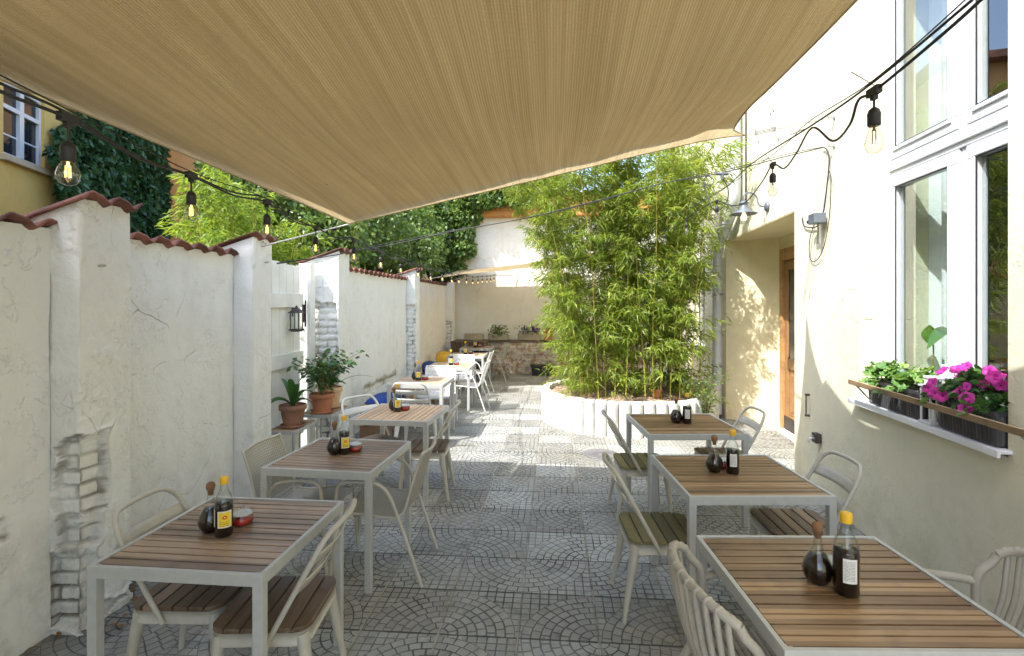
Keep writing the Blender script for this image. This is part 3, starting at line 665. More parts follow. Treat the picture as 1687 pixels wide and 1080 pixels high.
ow = empty('light_blocking_wall', (-3.4, -1.5, 0), 0, 'ochre wall added outside the frame behind the camera on the left to block light', 'wall')  # added out of view to darken the pillar sides that face the camera
m = MB(); m.b2((-5.9, -1.8, 0), (-1.1, -1.5, 3.5)); in_parent(m.build('wall_core', 'ochre', ow), ow)
m = MB(); m.b2((-5.9, -1.9, 3.5), (-1.05, -1.42, 3.58)); in_parent(m.build('coping', 'roof', ow), ow)

# ochre house with ivy, facade along  r = -7.3 - .227 d
def yl(d, off, z): return cd(-7.3-0.227*d-off, d-0.227*off, z)
ya = TH+math.atan(0.227)
YO = cd(-7.3, 0, 0)
yh = empty('ochre_house', tuple(YO), ya, 'weathered ochre house beyond the left wall with white casement window and ivy', 'house')
SC = math.hypot(1, 0.227)
m = MB()
wa, wb, wz0, wz1 = 9.62*SC, 10.75*SC, 4.55, 5.98
m.b2((-6, 5, 0), (0, wa, 9)); m.b2((-6, wb, 0), (0, 16.2*SC, 9)); m.b2((-6, wa, 0), (0, wb, wz0)); m.b2((-6, wa, wz1), (0, wb, 9)); m.b2((-6, wa, wz0), (-0.35, wb, wz1))
m.build('facade', 'ochre', yh)
m = MB(); m.b2((-6.2, 4.8, 9.0), (0.3, 16.5*SC, 9.25)); m.build('roof', 'roof', yh)
wf = MB(); rframe(wf, wa, wb, wz0, wz1, 0.07, -0.14, -0.06); mid = (wa+wb)/2; wf.b2((-0.14, mid-0.06, wz0+0.07), (-0.05, mid+0.06, wz1-0.07)); wf.b2((-0.14, wa+0.07, wz1-0.52), (-0.05, mid-0.06, wz1-0.44)); wf.b2((-0.14, mid+0.06, wz1-0.52), (-0.05, wb-0.07, wz1-0.44))
for a, b in ((wa+0.07, mid-0.06), (mid+0.06, wb-0.07)): wf.b2((-0.13, a, wz0+0.42), (-0.10, b, wz0+0.45))
wfo = wf.build('window', 'pvc', yh)
m = MB(); m.b2((-0.12, wa+0.07, wz0+0.07), (-0.115, wb-0.07, wz1-0.07)); m.build('pane', 'darkpane', wfo)
m = MB(); m.b2((-0.1, wa-0.1, wz0-0.12), (0.12, wb+0.1, wz0-0.01)); m.build('window_sill', m_simple('old_stone_sill', (0.45, 0.36, 0.25), 0.9), yh)
oh = empty('orange_house', tuple(cd(-9, 17, 0)), TH, 'orange rendered house far behind the bamboo beyond the left wall', 'house')
m = MB(); m.b2((-4.2, 0, 0), (6.0, 4, 8.5)); m.build('wall', 'orange_wall', oh)
m = MB(); m.b2((-4.5, -0.4, 8.5), (6.3, 4.4, 8.7)); m.build('roof', 'roof', oh)
f = MB(); c0 = (-0.70*17+9); 
for k in range(2):
    rframe(f, -0.02, 0.0, 0, 0, 0, 0, 0) if False else None
f = MB(); xw0, xw1, zw0, zw1 = -3.15, -2.5, 5.25, 5.9
f.b2((xw0, -0.05, zw0), (xw1, -0.01, zw0+0.07)); f.b2((xw0, -0.05, zw1-0.07), (xw1, -0.01, zw1)); f.b2((xw0, -0.05, zw0+.07), (xw0+0.07, -0.01, zw1-.07)); f.b2((xw1-0.07, -0.05, zw0+.07), (xw1, -0.01, zw1-.07)); f.b2(((xw0+xw1)/2-.03, -0.05, zw0+.07), ((xw0+xw1)/2+.03, -0.01, zw1-.07))
fo = f.build('window', 'pvc', oh)
m = MB(); m.b2((xw0+.07, -0.03, zw0+.07), (xw1-.07, -0.02, zw1-.07)); m.build('pane', 'darkpane', fo)

# ------------------------------------------------------------------ planter bed with bamboo
def planter_path(off=0.0):
    pts = []
    cx, cy, R = 1.02, 8.02, 1.13+off
    for k in range(25): a = math.radians(270-k*7.5); pts.append((cx+R*math.cos(a), cy+R*math.sin(a)))
    pts += [(2.2, 8.02+R), (2.42+off, 8.98+off), (2.50+off, 8.75), (2.50+off, 8.35), (2.40+off, 7.95), (2.16+off, 7.52), (1.96+off*.7, 7.22-off*.5), (1.74, 7.0-off*.8), (1.45, 6.91-off), (1.02, 8.02-R)]
    return pts
bed = empty('raised_planter', (1.1, 8.0, 0), 0, 'round raised bed edged with white concrete palisade posts around the bamboo', 'planter')
P = [Vector((x, y, 0)) for x, y in planter_path()]
Ls = [0]; 
for a, b in zip(P, P[1:]): Ls.append(Ls[-1]+(b-a).length)
tot = Ls[-1]; npal = int(tot/0.158); npal = min(npal, 100)
for k in range(npal):
    s = (k+0.5)/npal*tot
    i = max(j for j in range(len(Ls)) if Ls[j] <= s); i = min(i, len(P)-2)
    q = P[i].lerp(P[i+1], (s-Ls[i])/max(1e-6, Ls[i+1]-Ls[i])); t = (P[i+1]-P[i]).normalized(); ang = math.atan2(t.y, t.x)
    wdt = tot/npal; poly = []
    for j in range(11): a = PI*j/10; poly.append((math.cos(a)*wdt*0.475, 0.075*math.sin(a)))
    poly += [(-wdt*0.48, -0.05), (wdt*0.48, -0.05)]
    sg = 1.0
    hgt = 0.47+random.uniform(-0.006, 0.006)
    m = MB()
    R = Matrix.Rotation(ang, 2)
    top = [(0.86*x, 0.8*y) for x, y in poly]
    n = len(poly)
    vs = [(*(R @ Vector(pq)), z) for lay, z in ((poly, 0), (poly, hgt-0.03), (top, hgt)) for pq in lay]
    fs = [(L_*n+j, L_*n+(j+1) % n, (L_+1)*n+(j+1) % n, (L_+1)*n+j) for L_ in (0, 1) for j in range(n)]+[tuple(range(2*n, 3*n))]
    m.add([Vector(v)+q for v in vs], fs); o = m.build('palisade_post', 'palisade', bed); in_parent(o, bed)
soilp = planter_path(-0.04)
m = MB()
cx_, cy_ = 1.2, 8.0
NR_ = 14
vs = []; n = len(soilp)
for k in range(NR_+1):
    f_ = 1-k/NR_
    for x, y in soilp:
        xx, yy = cx_+(x-cx_)*f_, cy_+(y-cy_)*f_
        vs.append((xx, yy, 0.40+0.05*(1-f_**2)+0.022*fnoise(xx*4, yy*4, 1, 4)))
fs = [(k*n+j, k*n+(j+1) % n, (k+1)*n+(j+1) % n, (k+1)*n+j) for k in range(NR_) for j in range(n)]
m.add(vs, fs, True); in_parent(m.build('soil', 'mulch', bed), bed)
# wood chips scattered on the soil
m = MB()
for k in range(1500):
    a = random.uniform(0, 2*PI); q = math.sqrt(random.random())*0.97
    j = int(a/(2*PI)*n) % n; x, y = soilp[j]; x, y = cx_+(x-cx_)*q, cy_+(y-cy_)*q
    z = 0.40+0.05*(1-q**2)+0.022*fnoise(x*4, y*4, 1, 4)+0.008
    Rm = Matrix.Rotation(random.uniform(0, 6.3), 3, 'Z') @ Matrix.Rotation(random.uniform(-0.5, 0.5), 3, 'X')
    m.box((x, y, z), (random.uniform(0.02, 0.06), random.uniform(0.012, 0.025), 0.005), R=Rm)
o = m.build('bark_chips', 'chips', bed); in_parent(o, bed); o['kind'] = 'stuff'

def bamboo_clump(root, culms, mat='bamboo_leaf', leafL=(0.085, 0.15), leafW=0.015, dens=1.0, culm_r=0.009, first=0.25, side_bias=None, zc=None):
    B, D, Sd, LL, WW = [], [], [], [], []
    cu = []
    tw = MB()
    for ci, (bx, by, bz, lx, ly, H) in enumerate(culms):
        pts = []; seg = 22
        for k in range(seg+1):
            t = k/seg; z = bz+H*t*(1-0.06*t)
            off = t**1.7
            pts.append(Vector((bx+lx*off+0.015*math.sin(t*9+ci), by+ly*off+0.015*math.cos(t*8+ci), z)))
        cu.append(pts)
        step = 0.17
        nn = int(H/step)
        for k in range(nn):
            z = first+(k+random.random()*0.6)*step
            if z > H*0.98: break
            t = z/H; i = min(seg-1, int(t*seg)); p = pts[i].lerp(pts[i+1], t*seg-i)
            nb_ = 3 if z > 0.8 else (2 if z > 0.5 or bx < 0.8 else 1)
            for b_ in range(nb_):
                az = random.uniform(0, 2*PI); bl = random.uniform(0.18, 0.5)*(1.0-0.25*t)
                el = random.uniform(0.0, 0.9)
                d = Vector((math.cos(az)*math.cos(el), math.sin(az)*math.cos(el), math.sin(el)))
                tip = p+d*bl+Vector((0, 0, -bl*0.3))
                nl = int(random.uniform(8, 17)*dens)
                if random.random() < 0.4: tw.tube([p, p+d*bl*0.5, tip], [0.0025, 0.002, 0.0015], 3, cap=False)
                for q in range(nl):
                    s = random.uniform(0.3, 1.05); c = p+d*bl*s+Vector((0, 0, -bl*0.3*s*s))+Vector((random.gauss(0, .03), random.gauss(0, .03), random.gauss(0, .03)))
                    a2 = az+random.gauss(0, 0.9); e2 = random.uniform(-0.9, 0.5)
                    B.append(c); D.append((math.cos(a2)*math.cos(e2), math.sin(a2)*math.cos(e2), math.sin(e2)))
                    LL.append(random.uniform(*leafL)); WW.append(leafW*random.uniform(0.8, 1.3))
    sd = rdir(len(B), -0.5, 0.5)
    o = leaf_mesh('foliage', B, D, sd, np.array(LL), np.array(WW), mat, root, droop=0.22); in_parent(o, root)
    for pts in cu:
        m = MB(); rr = [culm_r*(1-0.75*i/(len(pts)-1)) for i in range(len(pts))]; m.tube(pts, rr, 6)
        for i in range(1, len(pts)-4, 1): m.tube([pts[i]-Vector((0, 0, .004)), pts[i]+Vector((0, 0, .004))], rr[i]*1.35, 6)
        in_parent(m.build('culm', 'culm', root), root)
    if tw.v: in_parent(tw.build('twigs', 'twig', root), root)['kind'] = 'stuff'
    print('bamboo leaves', len(B))

cl = []
rb = random.Random(11)
for i in range(44):
    bx = rb.uniform(0.25, 2.0); by = rb.uniform(7.6, 8.8)
    if i < 14: bx = 0.25+1.65*(i/13); by = 7.4+rb.uniform(-0.1, 0.25)
    lx = (bx-1.2)*rb.uniform(0.5, 0.95)+rb.uniform(-0.25, 0.25)
    if i % 4 == 0: lx -= 0.55
    ly = (by-8.1)*rb.uniform(0.1, 0.6)+rb.uniform(-0.45, 0.15)
    lx = min(lx, 0.40 if bx < 1.5 else 0.22)
    cl.append((bx, by, 0.40, lx, ly, rb.uniform(3.4, 4.7)))
bam = empty('bamboo_clump', (1.1, 8, 0.4), 0, 'tall leafy green bamboo clump growing in the round raised bed', 'bamboo')
bamboo_clump(bam, cl, first=0.10, dens=2.5, leafW=0.0155, leafL=(0.085, 0.155))

# two lone culms beside the drainpipe
bam2 = empty('bamboo_stalk', (2.28, 7.75, 0.4), 0, 'thin sparse bamboo stalks at the right end of the raised bed beside the house', 'bamboo')
bamboo_clump(bam2, [(2.15, 7.85, 0.4, 0.05, -0.15, 3.4), (2.34, 8.5, 0.4, 0.02, -0.1, 3.9)], first=1.6, dens=0.8)

# bamboo beyond the wall on the left
cl = []
for i in range(26):
    x_ = rb.uniform(3.45, 5.0); cl.append((-x_, 1.25*x_+0.55+rb.uniform(0, 2.0), 0.0, rb.uniform(-0.3, 0.3), rb.uniform(-0.3, 0.3), rb.uniform(2.9, 3.8)))
bam3 = empty('bamboo_clump', (-4.2, 5, 0), 0, 'sunlit yellow green bamboo rising above the tiled left wall', 'bamboo')
bamboo_clump(bam3, cl, mat='bamboo_far', first=1.6, leafL=(0.09, 0.16), leafW=0.02, dens=1.6)

# ------------------------------------------------------------------ trees beyond the left wall
def crown(name, root, centers, nper, L, W, mat, shape='broad', shell=0.45):
    B = []; D = []
    for (c, r) in centers:
        n = int(nper*r*r); q = rdir(n); rad = r*(shell+(1-shell)*RNG.random(n)**0.5)[:, None]
        nzv = np.array([1+0.28*noise.noise(Vector(v*2.3)+Vector(c)) for v in q])[:, None]
        B.append(np.array(c)+q*rad*nzv*np.array([1, 1, 0.85])); D.append(q*0.6+rdir(n)*0.9+np.array([0, 0, -0.25]))
    B = np.concatenate(B); D = np.concatenate(D); n = len(B)
    o = leaf_mesh(name, B, D, rdir(n), RNG.uniform(0.7, 1.25, n)*L, RNG.uniform(0.8, 1.2, n)*W, mat, root, shape, 0.2); in_parent(o, root); return o
def tree(loc, centers, label, nper=2600, L=0.09, W=0.065, mat='treeleaf', name='leafy_tree', r0=0.13):
    root = empty(name, loc, 0, label, 'tree', 'trees beyond the left wall')
    c0 = Vector(centers[0][0]); m = MB(); b = Vector(loc)
    m.tube(smoothpath([b, b.lerp(c0, 0.4)+Vector((0.1, 0, 0)), b.lerp(c0, 0.8), c0], 4), [r0*(1-0.05*i) for i in range(13)], 10)
    in_parent(m.build('trunk', 'bark', root), root)
    m = MB()
    for c, r in centers[1:]:
        c = Vector(c); s = b.lerp(c0, 0.6); m.tube(smoothpath([s, s.lerp(c, 0.5)+Vector((0, 0, .15)), c], 4), [0.06-0.005*i for i in range(9)], 6)
    in_parent(m.build('branches', 'bark', root), root)
    crown('crown', root, centers, nper, L, W, mat)
tree((-4.6, 9.2, 0), [((-4.3, 9.0, 3.1), 1.0), ((-3.7, 8.4, 2.9), 0.7), ((-4.8, 8.6, 3.9), 0.9), ((-3.9, 9.6, 3.9), 0.9), ((-3.4, 9.8, 3.1), 0.7), ((-5.3, 9.4, 3.1), 0.9)], 'broad leaved green tree standing behind the plank gate and wall pillar')
tree((-4.3, 12.2, 0), [((-3.6, 11.8, 3.4), 1.0), ((-3.1, 11.2, 2.9), 0.7), ((-3.7, 12.0, 3.9), 0.8), ((-4.8, 11.2, 4.1), 1.0), ((-3.2, 12.4, 3.2), 0.6)], 'dark green tree leaning over the far end of the left wall')
tree((-6.0, 9.6, 0), [((-5.8, 9.4, 3.6), 1.0), ((-6.0, 10.6, 3.4), 0.9), ((-5.4, 8.8, 4.4), 0.8), ((-6.0, 10.2, 4.6), 0.9)], 'mid green tree behind the sunlit bamboo', nper=2200, L=0.1, W=0.07)
# ivy on the corner of the back wall
iv = empty('ivy', (-1.9, 13.2, 3.4), 0, 'ivy hanging over the left corner of the back wall and its wooden fascia', 'ivy')
cs = []
rv = random.Random(5)
for i in range(60):
    x = -3.0+rv.random()**1.5*1.0; top = 4.5; zlo = 2.3+max(0, (x+2.6))*1.8
    z = rv.uniform(min(zlo, 4.2), top); cs.append(((x, 13.15-rv.random()*0.25, z), rv.uniform(0.16, 0.3)))
for i in range(26): cs.append(((rv.uniform(-2.2, -0.5), 12.95-rv.random()*0.1, rv.uniform(4.3, 4.8)), rv.uniform(0.14, 0.25)))
o = crown('foliage', iv, cs, 4200, 0.10, 0.085, 'treeleaf', shell=0.3)
m = MB()
for i in range(10):
    x = rv.uniform(-3.0, -2.45); m.tube(smoothpath([(x, 13.24, 2.5+i*0.06), (x+rv.uniform(-.1, .1), 13.22, 2.9), (x+rv.uniform(-.3, .3), 13.2, 3.2), (x+rv.uniform(-.3, .2), 13.1, 4.3)], 5), 0.008, 5)
in_parent(m.build('stems', 'bark', iv), iv)
# ivy over the ochre house (beyond the left wall)
iv2 = empty('ivy', tuple(yl(13, 0, 4)), 0, 'dark ivy covering the ochre house between its window and corner', 'ivy')
B = []; D = []
for i in range(17000):
    d = rv.uniform(9.9, 15.9); z = rv.uniform(1.9, 7.4)
    bd = 10.75+0.55*math.sin(z*2.1)+(0.7 if z > 5.0 else 0)-0.4*(z < 4.3)-0.4*(z < 3.4)
    if d < bd+0.25*noise.noise(Vector((z*2, d*2, 0))): continue
    n_ = noise.noise(Vector((d*1.2, z*1.2, 3)))
    off = -0.08-0.28*max(0, n_+0.35)-rv.random()*0.12
    q = yl(d, off, z); B.append(q)
    D.append(Vector((0.5+rv.gauss(0, .5), -0.3+rv.gauss(0, .5), -0.5+rv.gauss(0, .35))))
n = len(B)
o = leaf_mesh('foliage', B, D, rdir(n), RNG.uniform(0.13, 0.22, n), RNG.uniform(0.12, 0.18, n), 'ivy', iv2, 'broad', 0.3); in_parent(o, iv2)
# far filler trees closing the view
tree((-2.2, 17.5, 0), [((-2.4, 17.0, 5.2), 1.6), ((-3.8, 16.6, 5.0), 1.5), ((-5.2, 15.8, 4.6), 1.5), ((-1.0, 17.6, 6.2), 1.5)], 'large tree far behind the back wall', nper=1300, L=0.15, W=0.11, r0=0.2)
tree((-6.5, 13.0, 0), [((-6.0, 12.6, 4.2), 1.4), ((-5.0, 13.4, 3.4), 1.2), ((-7.2, 13.4, 3.8), 1.3), ((-5.4, 12.4, 5.3), 1.2)], 'dark tree between the orange house and the yard', nper=1500, L=0.14, W=0.10, r0=0.18)

# ================================================================== SHADE SAILS
def coons(c00, c10, c11, c01, sag, nu, nv, mb, s_far=0.05, s_near=0.1, s_left=0.08, s_right=0.12, fold=0.020, seed=0, right=None, far=None):
    c00, c10, c11, c01 = map(Vector, (c00, c10, c11, c01))      # c00 far-left, c10 far-right, c11 near-right, c01 near-left
    ctr = (c00+c10+c11+c01)/4
    def edge(a, b, s):
        m = (a+b)/2; inn = (ctr-m); inn.normalize()
        return lambda t: a.lerp(b, t)+inn*(4*s*t*(1-t))
    F, Nn, Lf, Rt = edge(c00, c10, s_far), edge(c01, c11, s_near), edge(c00, c01, s_left), edge(c10, c11, s_right)
    def spl(kp):
        pts = smoothpath(kp, 12); acc = [0.0]
        for a, b in zip(pts, pts[1:]): acc.append(acc[-1]+(b-a).length)
        def fn(t):
            q = t*acc[-1]; i = max(0, min(len(pts)-2, sum(1 for k in acc if k <= q)-1)); return pts[i].lerp(pts[i+1], (q-acc[i])/(acc[i+1]-acc[i]))
        return fn
    if right: Rt = spl(right)
    if far: F = spl(far)
    vs = []; uvs = []
    for j in range(nv+1):
        v = j/nv; lv, rv_ = Lf(v), Rt(v)
        for i in range(nu+1):
            u = i/nu
            p = F(u)*(1-v)+Nn(u)*v+lv*(1-u)+rv_*u-(c00*(1-u)*(1-v)+c10*u*(1-v)+c01*(1-u)*v+c11*u*v)
            e = 16*u*(1-u)*v*(1-v)
            p = p+Vector((0, 0, -sag*min(1.0, e)))
            tens = (1-v)**2*0.7+0.3
            f = fold*math.sin(p.x*13+2.2*noise.noise(Vector((p.x*1.5, seed, 0))))*tens+fold*0.7*noise.noise(Vector((p.x*7, p.y*0.4, seed)))
            p.z += f*min(1, 6*min(u, 1-u)+0.1)*min(1, 9*min(v, 1-v)+0.02)
            vs.append(p); uvs.append((p.x, p.y))
    fs = [(j*(nu+1)+i, (j+1)*(nu+1)+i, (j+1)*(nu+1)+i+1, j*(nu+1)+i+1) for j in range(nv) for i in range(nu)]
    mb.add(vs, fs, True); mb.uv = uvs
    rim = [vs[i] for i in range(nu+1)]+[vs[j*(nu+1)+nu] for j in range(1, nv+1)]+[vs[nv*(nu+1)+i] for i in range(nu-1, -1, -1)]+[vs[j*(nu+1)] for j in range(nv-1, 0, -1)]
    return rim
TL, TR, NRt, NLt = (-1.758, 4.32, 2.45), (1.58, 4.40, 3.15), (1.48, -0.9, 3.35), (-3.32, -0.9, 3.04)
RE = [TR, (1.42, 4.14, 3.10), (1.27, 3.74, 3.00), (1.165, 3.2, 2.93), (1.14, 2.82, 2.90), (1.205, 2.45, 2.965), (1.27, 2.1, 3.04), (1.36, 1.0, 3.15), NRt]
FE = [TL, (-0.96, 4.216, 2.595), (-0.056, 4.12, 2.767), (0.874, 4.04, 2.95), (1.30, 4.20, 3.07), TR]
sail = empty('shade_sail', (-0.2, 2, 3), 0, 'large tan woven shade sail stretched overhead across the yard above the camera', 'shade sail')
m = MB(); rim = coons(TL, TR, NRt, NLt, 0.05, 120, 120, m, s_left=0.09, right=RE, far=FE)
in_parent(m.build('cloth', 'sail', sail), sail)
m = MB(); UP = Vector((0, 0, 0.10)); q_ = Vector((-1.74, 4.26, 2.55))
coons(q_, Vector(RE[2])+UP, Vector(NRt)+UP, Vector(NLt)+UP, 0.04, 60, 60, m, s_far=0.0, s_left=0.09, right=[Vector(p)+UP for p in RE[2:]])
in_parent(m.build('added_dimming_layer', 'dimmer', sail), sail)  # added second layer, dims the sail and leaves the far edge strip brighter
hem = MB(); hem.tube(rim, 0.006, 6, closed=True); in_parent(hem.build('hem_cord', m_simple('tan_webbing', (0.42, 0.33, 0.2), 0.9), sail), sail)
m = MB(); hk = Vector((-2.49, 4.254, 2.256)); m.tube([Vector(TL)+Vector((0.02, 0, 0)), hk], 0.007, 6); in_parent(m.build('tie_rope', m_simple('white_rope', (0.6, 0.58, 0.52), 0.8), sail), sail)
m = MB(); m.tube([hk+Vector((-0.06, 0, 0)), hk+Vector((0.02, 0, 0)), hk+Vector((0.03, 0, 0.02)), hk+Vector((0.0, 0, 0.035))], 0.008, 6); in_parent(m.build('hook', 'steel', sail), sail)
def onwall(px, py, off=0.01):
    k = (px-843.5)/FPX; d = (2.122-off)/(k-0.146); return ray(px, py, d)
anc = onwall(1374, 193, 0.03); tr = Vector(TR)
m = MB(); dv = (anc-tr); m.tube([tr, anc], 0.003, 5)
in_parent(m.build('tie_wire', 'cable_wire', sail), sail)
m = MB(); a = tr+dv*0.12; b = tr+dv*0.32; 
m.tube([a, b], 0.004, 6); sdv = Vector((0, 0, 0.012))
m.tube([a+sdv, b+sdv], 0.004, 6); m.tube([a-sdv, b-sdv], 0.004, 6); m.box(a, (0.02, 0.02, 0.034)); m.box(b, (0.02, 0.02, 0.034))
in_parent(m.build('turnbuckle', 'steel', sail), sail)
for c, q in ((NRt, hl(-0.95, 0, 4.0)), (NLt, Vector((-6.0, -1.6, 3.6)))):
    m = MB(); m.tube([Vector(c), q], 0.006, 6); in_parent(m.build('tie_rope', 'cable_wire', sail), sail)
sail2 = empty('shade_sail', (-0.3, 11.5, 2.6), 0, 'smaller tan shade sail seen nearly edge on in front of the back wall', 'shade sail')
m = MB(); q = [ray(697, 461, 9.9), ray(1060, 402, 10.0)]
rim = coons((-2.45, 13.1, 2.62), (1.9, 13.1, 3.0), tuple(q[1]), tuple(q[0]), 0.10, 50, 40, m, s_far=0.1, s_near=0.12, s_left=0.15, s_right=0.2, seed=4)
in_parent(m.build('cloth', 'sail', sail2), sail2)

# ================================================================== STRING LIGHTS
def catmull(pts, n=7): return smoothpath(pts, n)
def bulb(root, p, lit, shape='round', drop=0.062):
    """p = connector point, everything hangs below it"""
    s = MB(); s.tube([p+Vector((0, 0, 0.004)), p-Vector((0, 0, drop))], 0.0032, 6)
    z0 = -drop
    s.lathe([(0.006, z0+0.004), (0.013, z0-0.002), (0.0165, z0-0.012), (0.0175, z0-0.016), (0.0165, z0-0.020), (0.0165, z0-0.046), (0.014, z0-0.048)], 14, p)
    s.box(p, (0.016, 0.05, 0.022)); s.box(p+Vector((0, 0, -0.014)), (0.012, 0.018, 0.02))
    so = s.build('socket', 'cable', root); in_parent(so, root)
    g_ = MB(); zb = z0-0.047
    if shape == 'round': pr = [(0.013, 0), (0.0145, -0.006), (0.022, -0.017), (0.0258, -0.031), (0.024, -0.045), (0.017, -0.055), (0.008, -0.0595), (0.0, -0.0605)]
    else: pr = [(0.012, 0), (0.0135, -0.010), (0.019, -0.028), (0.0235, -0.048), (0.0225, -0.062), (0.016, -0.073), (0.007, -0.078), (0.0, -0.079)]
    g_.lathe([(r, zb+z) for r, z in pr], 18, p); go = g_.build('bulb', 'bulbglass', root); in_parent(go, root)
    f = MB(); hh = 0.030 if shape == 'round' else 0.042
    for a in range(4):
        x, y = 0.0055*math.cos(a*PI/2+.4), 0.0055*math.sin(a*PI/2+.4)
        f.tube([p+Vector((x, y, zb-0.010)), p+Vector((x*1.1, y*1.1, zb-0.010-hh))], 0.0008 if lit else 0.0007, 4)
    f.tube([p+Vector((0, 0, zb)), p+Vector((0, 0, zb-0.014))], 0.003, 6)
    fo = f.build('filament', 'filament' if lit else 'cork', root); in_parent(fo, root)
A = [(112, 285, 1.3), (315, 350, 1.93), (440, 380, 2.5), (520, 410, 3.3), (583, 424, 4.05), (627, 437, 4.95), (660, 446, 5.9), (688.5, 453, 7.0), (709.6, 458.7, 7.6), (728.7, 460, 8.3), (744.5, 463.6, 9.0), (756, 464.5, 9.7), (768.5, 465, 10.3), (779, 466.5, 10.9), (787.5, 465.8, 11.5), (794.6, 464.5, 12), (802.2, 464, 12.4), (808.4, 463.6, 12.8), (814, 462, 13.0)]
con = [ray(*q)+Vector((0, 0, 0.138)) for q in A]
la = empty('string_lights', tuple(con[4]), 0, 'black string of glowing round bulbs running along the left wall to the far end', 'string lights')
path = [ray(-170, 55, 0.9)]+con+[Vector((-0.9, 13.28, 2.5))]
full = []
for a, b in zip(path, path[1:]):
    mid_ = (a+b)/2-Vector((0, 0, 0.035*min(1, (b-a).length)))
    full += [a, mid_]
full.append(path[-1])
m = MB(); m.tube(catmull(full, 5), 0.0042, 6); in_parent(m.build('cable', 'cable', la), la)
m = MB(); m.tube(catmull([p+Vector((0.004, 0, 0.017+0.004*math.sin(i*2.1))) for i, p in enumerate(path)], 6), 0.0022, 5); in_parent(m.build('support_wire', 'cable', la), la)
m = MB(); m.tube(catmull([p+Vector((-0.006, 0, 0.012+0.008*math.sin(i*1.3))) for i, p in enumerate(full)], 4), 0.0036, 5); in_parent(m.build('feed_cable', 'cable', la), la)
for p in con: bulb(la, p, True)
Bp = [(1680, -70, 0.95), (1610, 5, 1.08), (1525, 80, 1.25), (1440, 150, 1.45), (1414, 165, 1.52), (1400, 205, 1.65), (1372, 232, 1.9), (1338, 210, 2.1), (1312, 252, 2.4), (1292, 277, 2.65), (1273, 271, 2.85), (1255, 300, 3.2), (1228, 333, 3.8), (1204, 338, 4.2), (1181, 331, 4.5), (1158, 342, 5.0), (1131, 360, 5.6), (1112, 374, 6.1), (1095, 380, 6.6)]
lb = empty('string_lights', tuple(ray(1273, 271, 2.85)), 0, 'black string of clear teardrop bulbs looping down in front of the cream house and window', 'string lights')
m = MB(); m.tube(catmull([ray(*q) for q in Bp], 6), 0.0042, 6); in_parent(m.build('cable', 'cable', lb), lb)
m = MB(); m.tube(catmull([ray(*q) for q in ((1660, -50, 1.0), (1440, 134, 1.46), (1336, 207, 2.1), (1240, 268, 3.2), (1192, 310, 4.2), (1130, 345, 5.6), (1060, 372, 7.5))], 6), 0.0034, 6); in_parent(m.build('feed_cable', 'cable', lb), lb)
m = MB(); m.tube(catmull([ray(*q) for q in ((1655, -60, 1.0), (1440, 131, 1.46), (1330, 202, 2.1), (1272, 255, 2.85), (1165, 330, 5.0))], 6), 0.0018, 5); in_parent(m.build('support_wire', 'cable', lb), lb)
for px, py, d in ((1440, 150, 1.45), (1273, 271, 2.85), (1181, 331, 4.5), (1131, 360, 5.6), (1095, 380, 6.6)): bulb(lb, ray(px, py, d), False, 'drop', 0.05)
for (a, b, d) in (((1402, 118), (1440, 140), 1.46), ((1262, 255), (1273, 268), 2.85), ((1302, 222), (1336, 208), 2.1)):
    m = MB(); m.tube([ray(*a, d), ray(*b, d)], 0.0015, 4); in_parent(m.build('cable_tie', 'cable', lb), lb)
# cable that crosses the yard
cc = empty('crossing_cable', tuple(ray(1000, 325, 4.8)), 0, 'thin black double cable strung right across the yard in front of the bamboo', 'cable')
Cp = [(1355, 243, 4.42), (1300, 256, 4.45), (1190, 284, 4.5), (1095, 301, 4.6), (1000, 326, 4.7), (870, 358, 4.8), (740, 382, 4.9), (650, 402, 5.0), (585, 413, 4.9), (545, 421, 4.8), (456, 433, 4.62)]
m = MB(); m.tube(catmull([ray(*q) for q in Cp], 6), 0.0045, 6); in_parent(m.build('cable', 'cable', cc), cc)
m = MB(); m.tube(catmull([ray(q[0], q[1]-2.5*math.sin(i*1.1)-1, q[2]) for i, q in enumerate(Cp)], 6), 0.003, 6); in_parent(m.build('cable', 'cable', cc), cc)
m = MB(); p = ray(1190, 286, 4.5); m.tube([p+Vector((-0.05, 0, 0)), p+Vector((0.05, 0, 0.0))], 0.014, 8); m.tube([p, p-Vector((0, 0, .05))], 0.014, 8); in_parent(m.build('connector', 'lampgrey', cc), cc)
m = MB(); m.tube(catmull([ray(*q) for q in ((1190, 292, 4.5), (1199, 310, 4.5), (1198, 330, 4.5), (1185, 345, 4.5), (1170, 338, 4.5), (1160, 300, 4.6), (1166, 290, 4.55), (1176, 296, 4.5), (1170, 306, 4.5), (1158, 300, 4.55))], 5), 0.004, 6); in_parent(m.build('cable', 'cable', cc), cc)

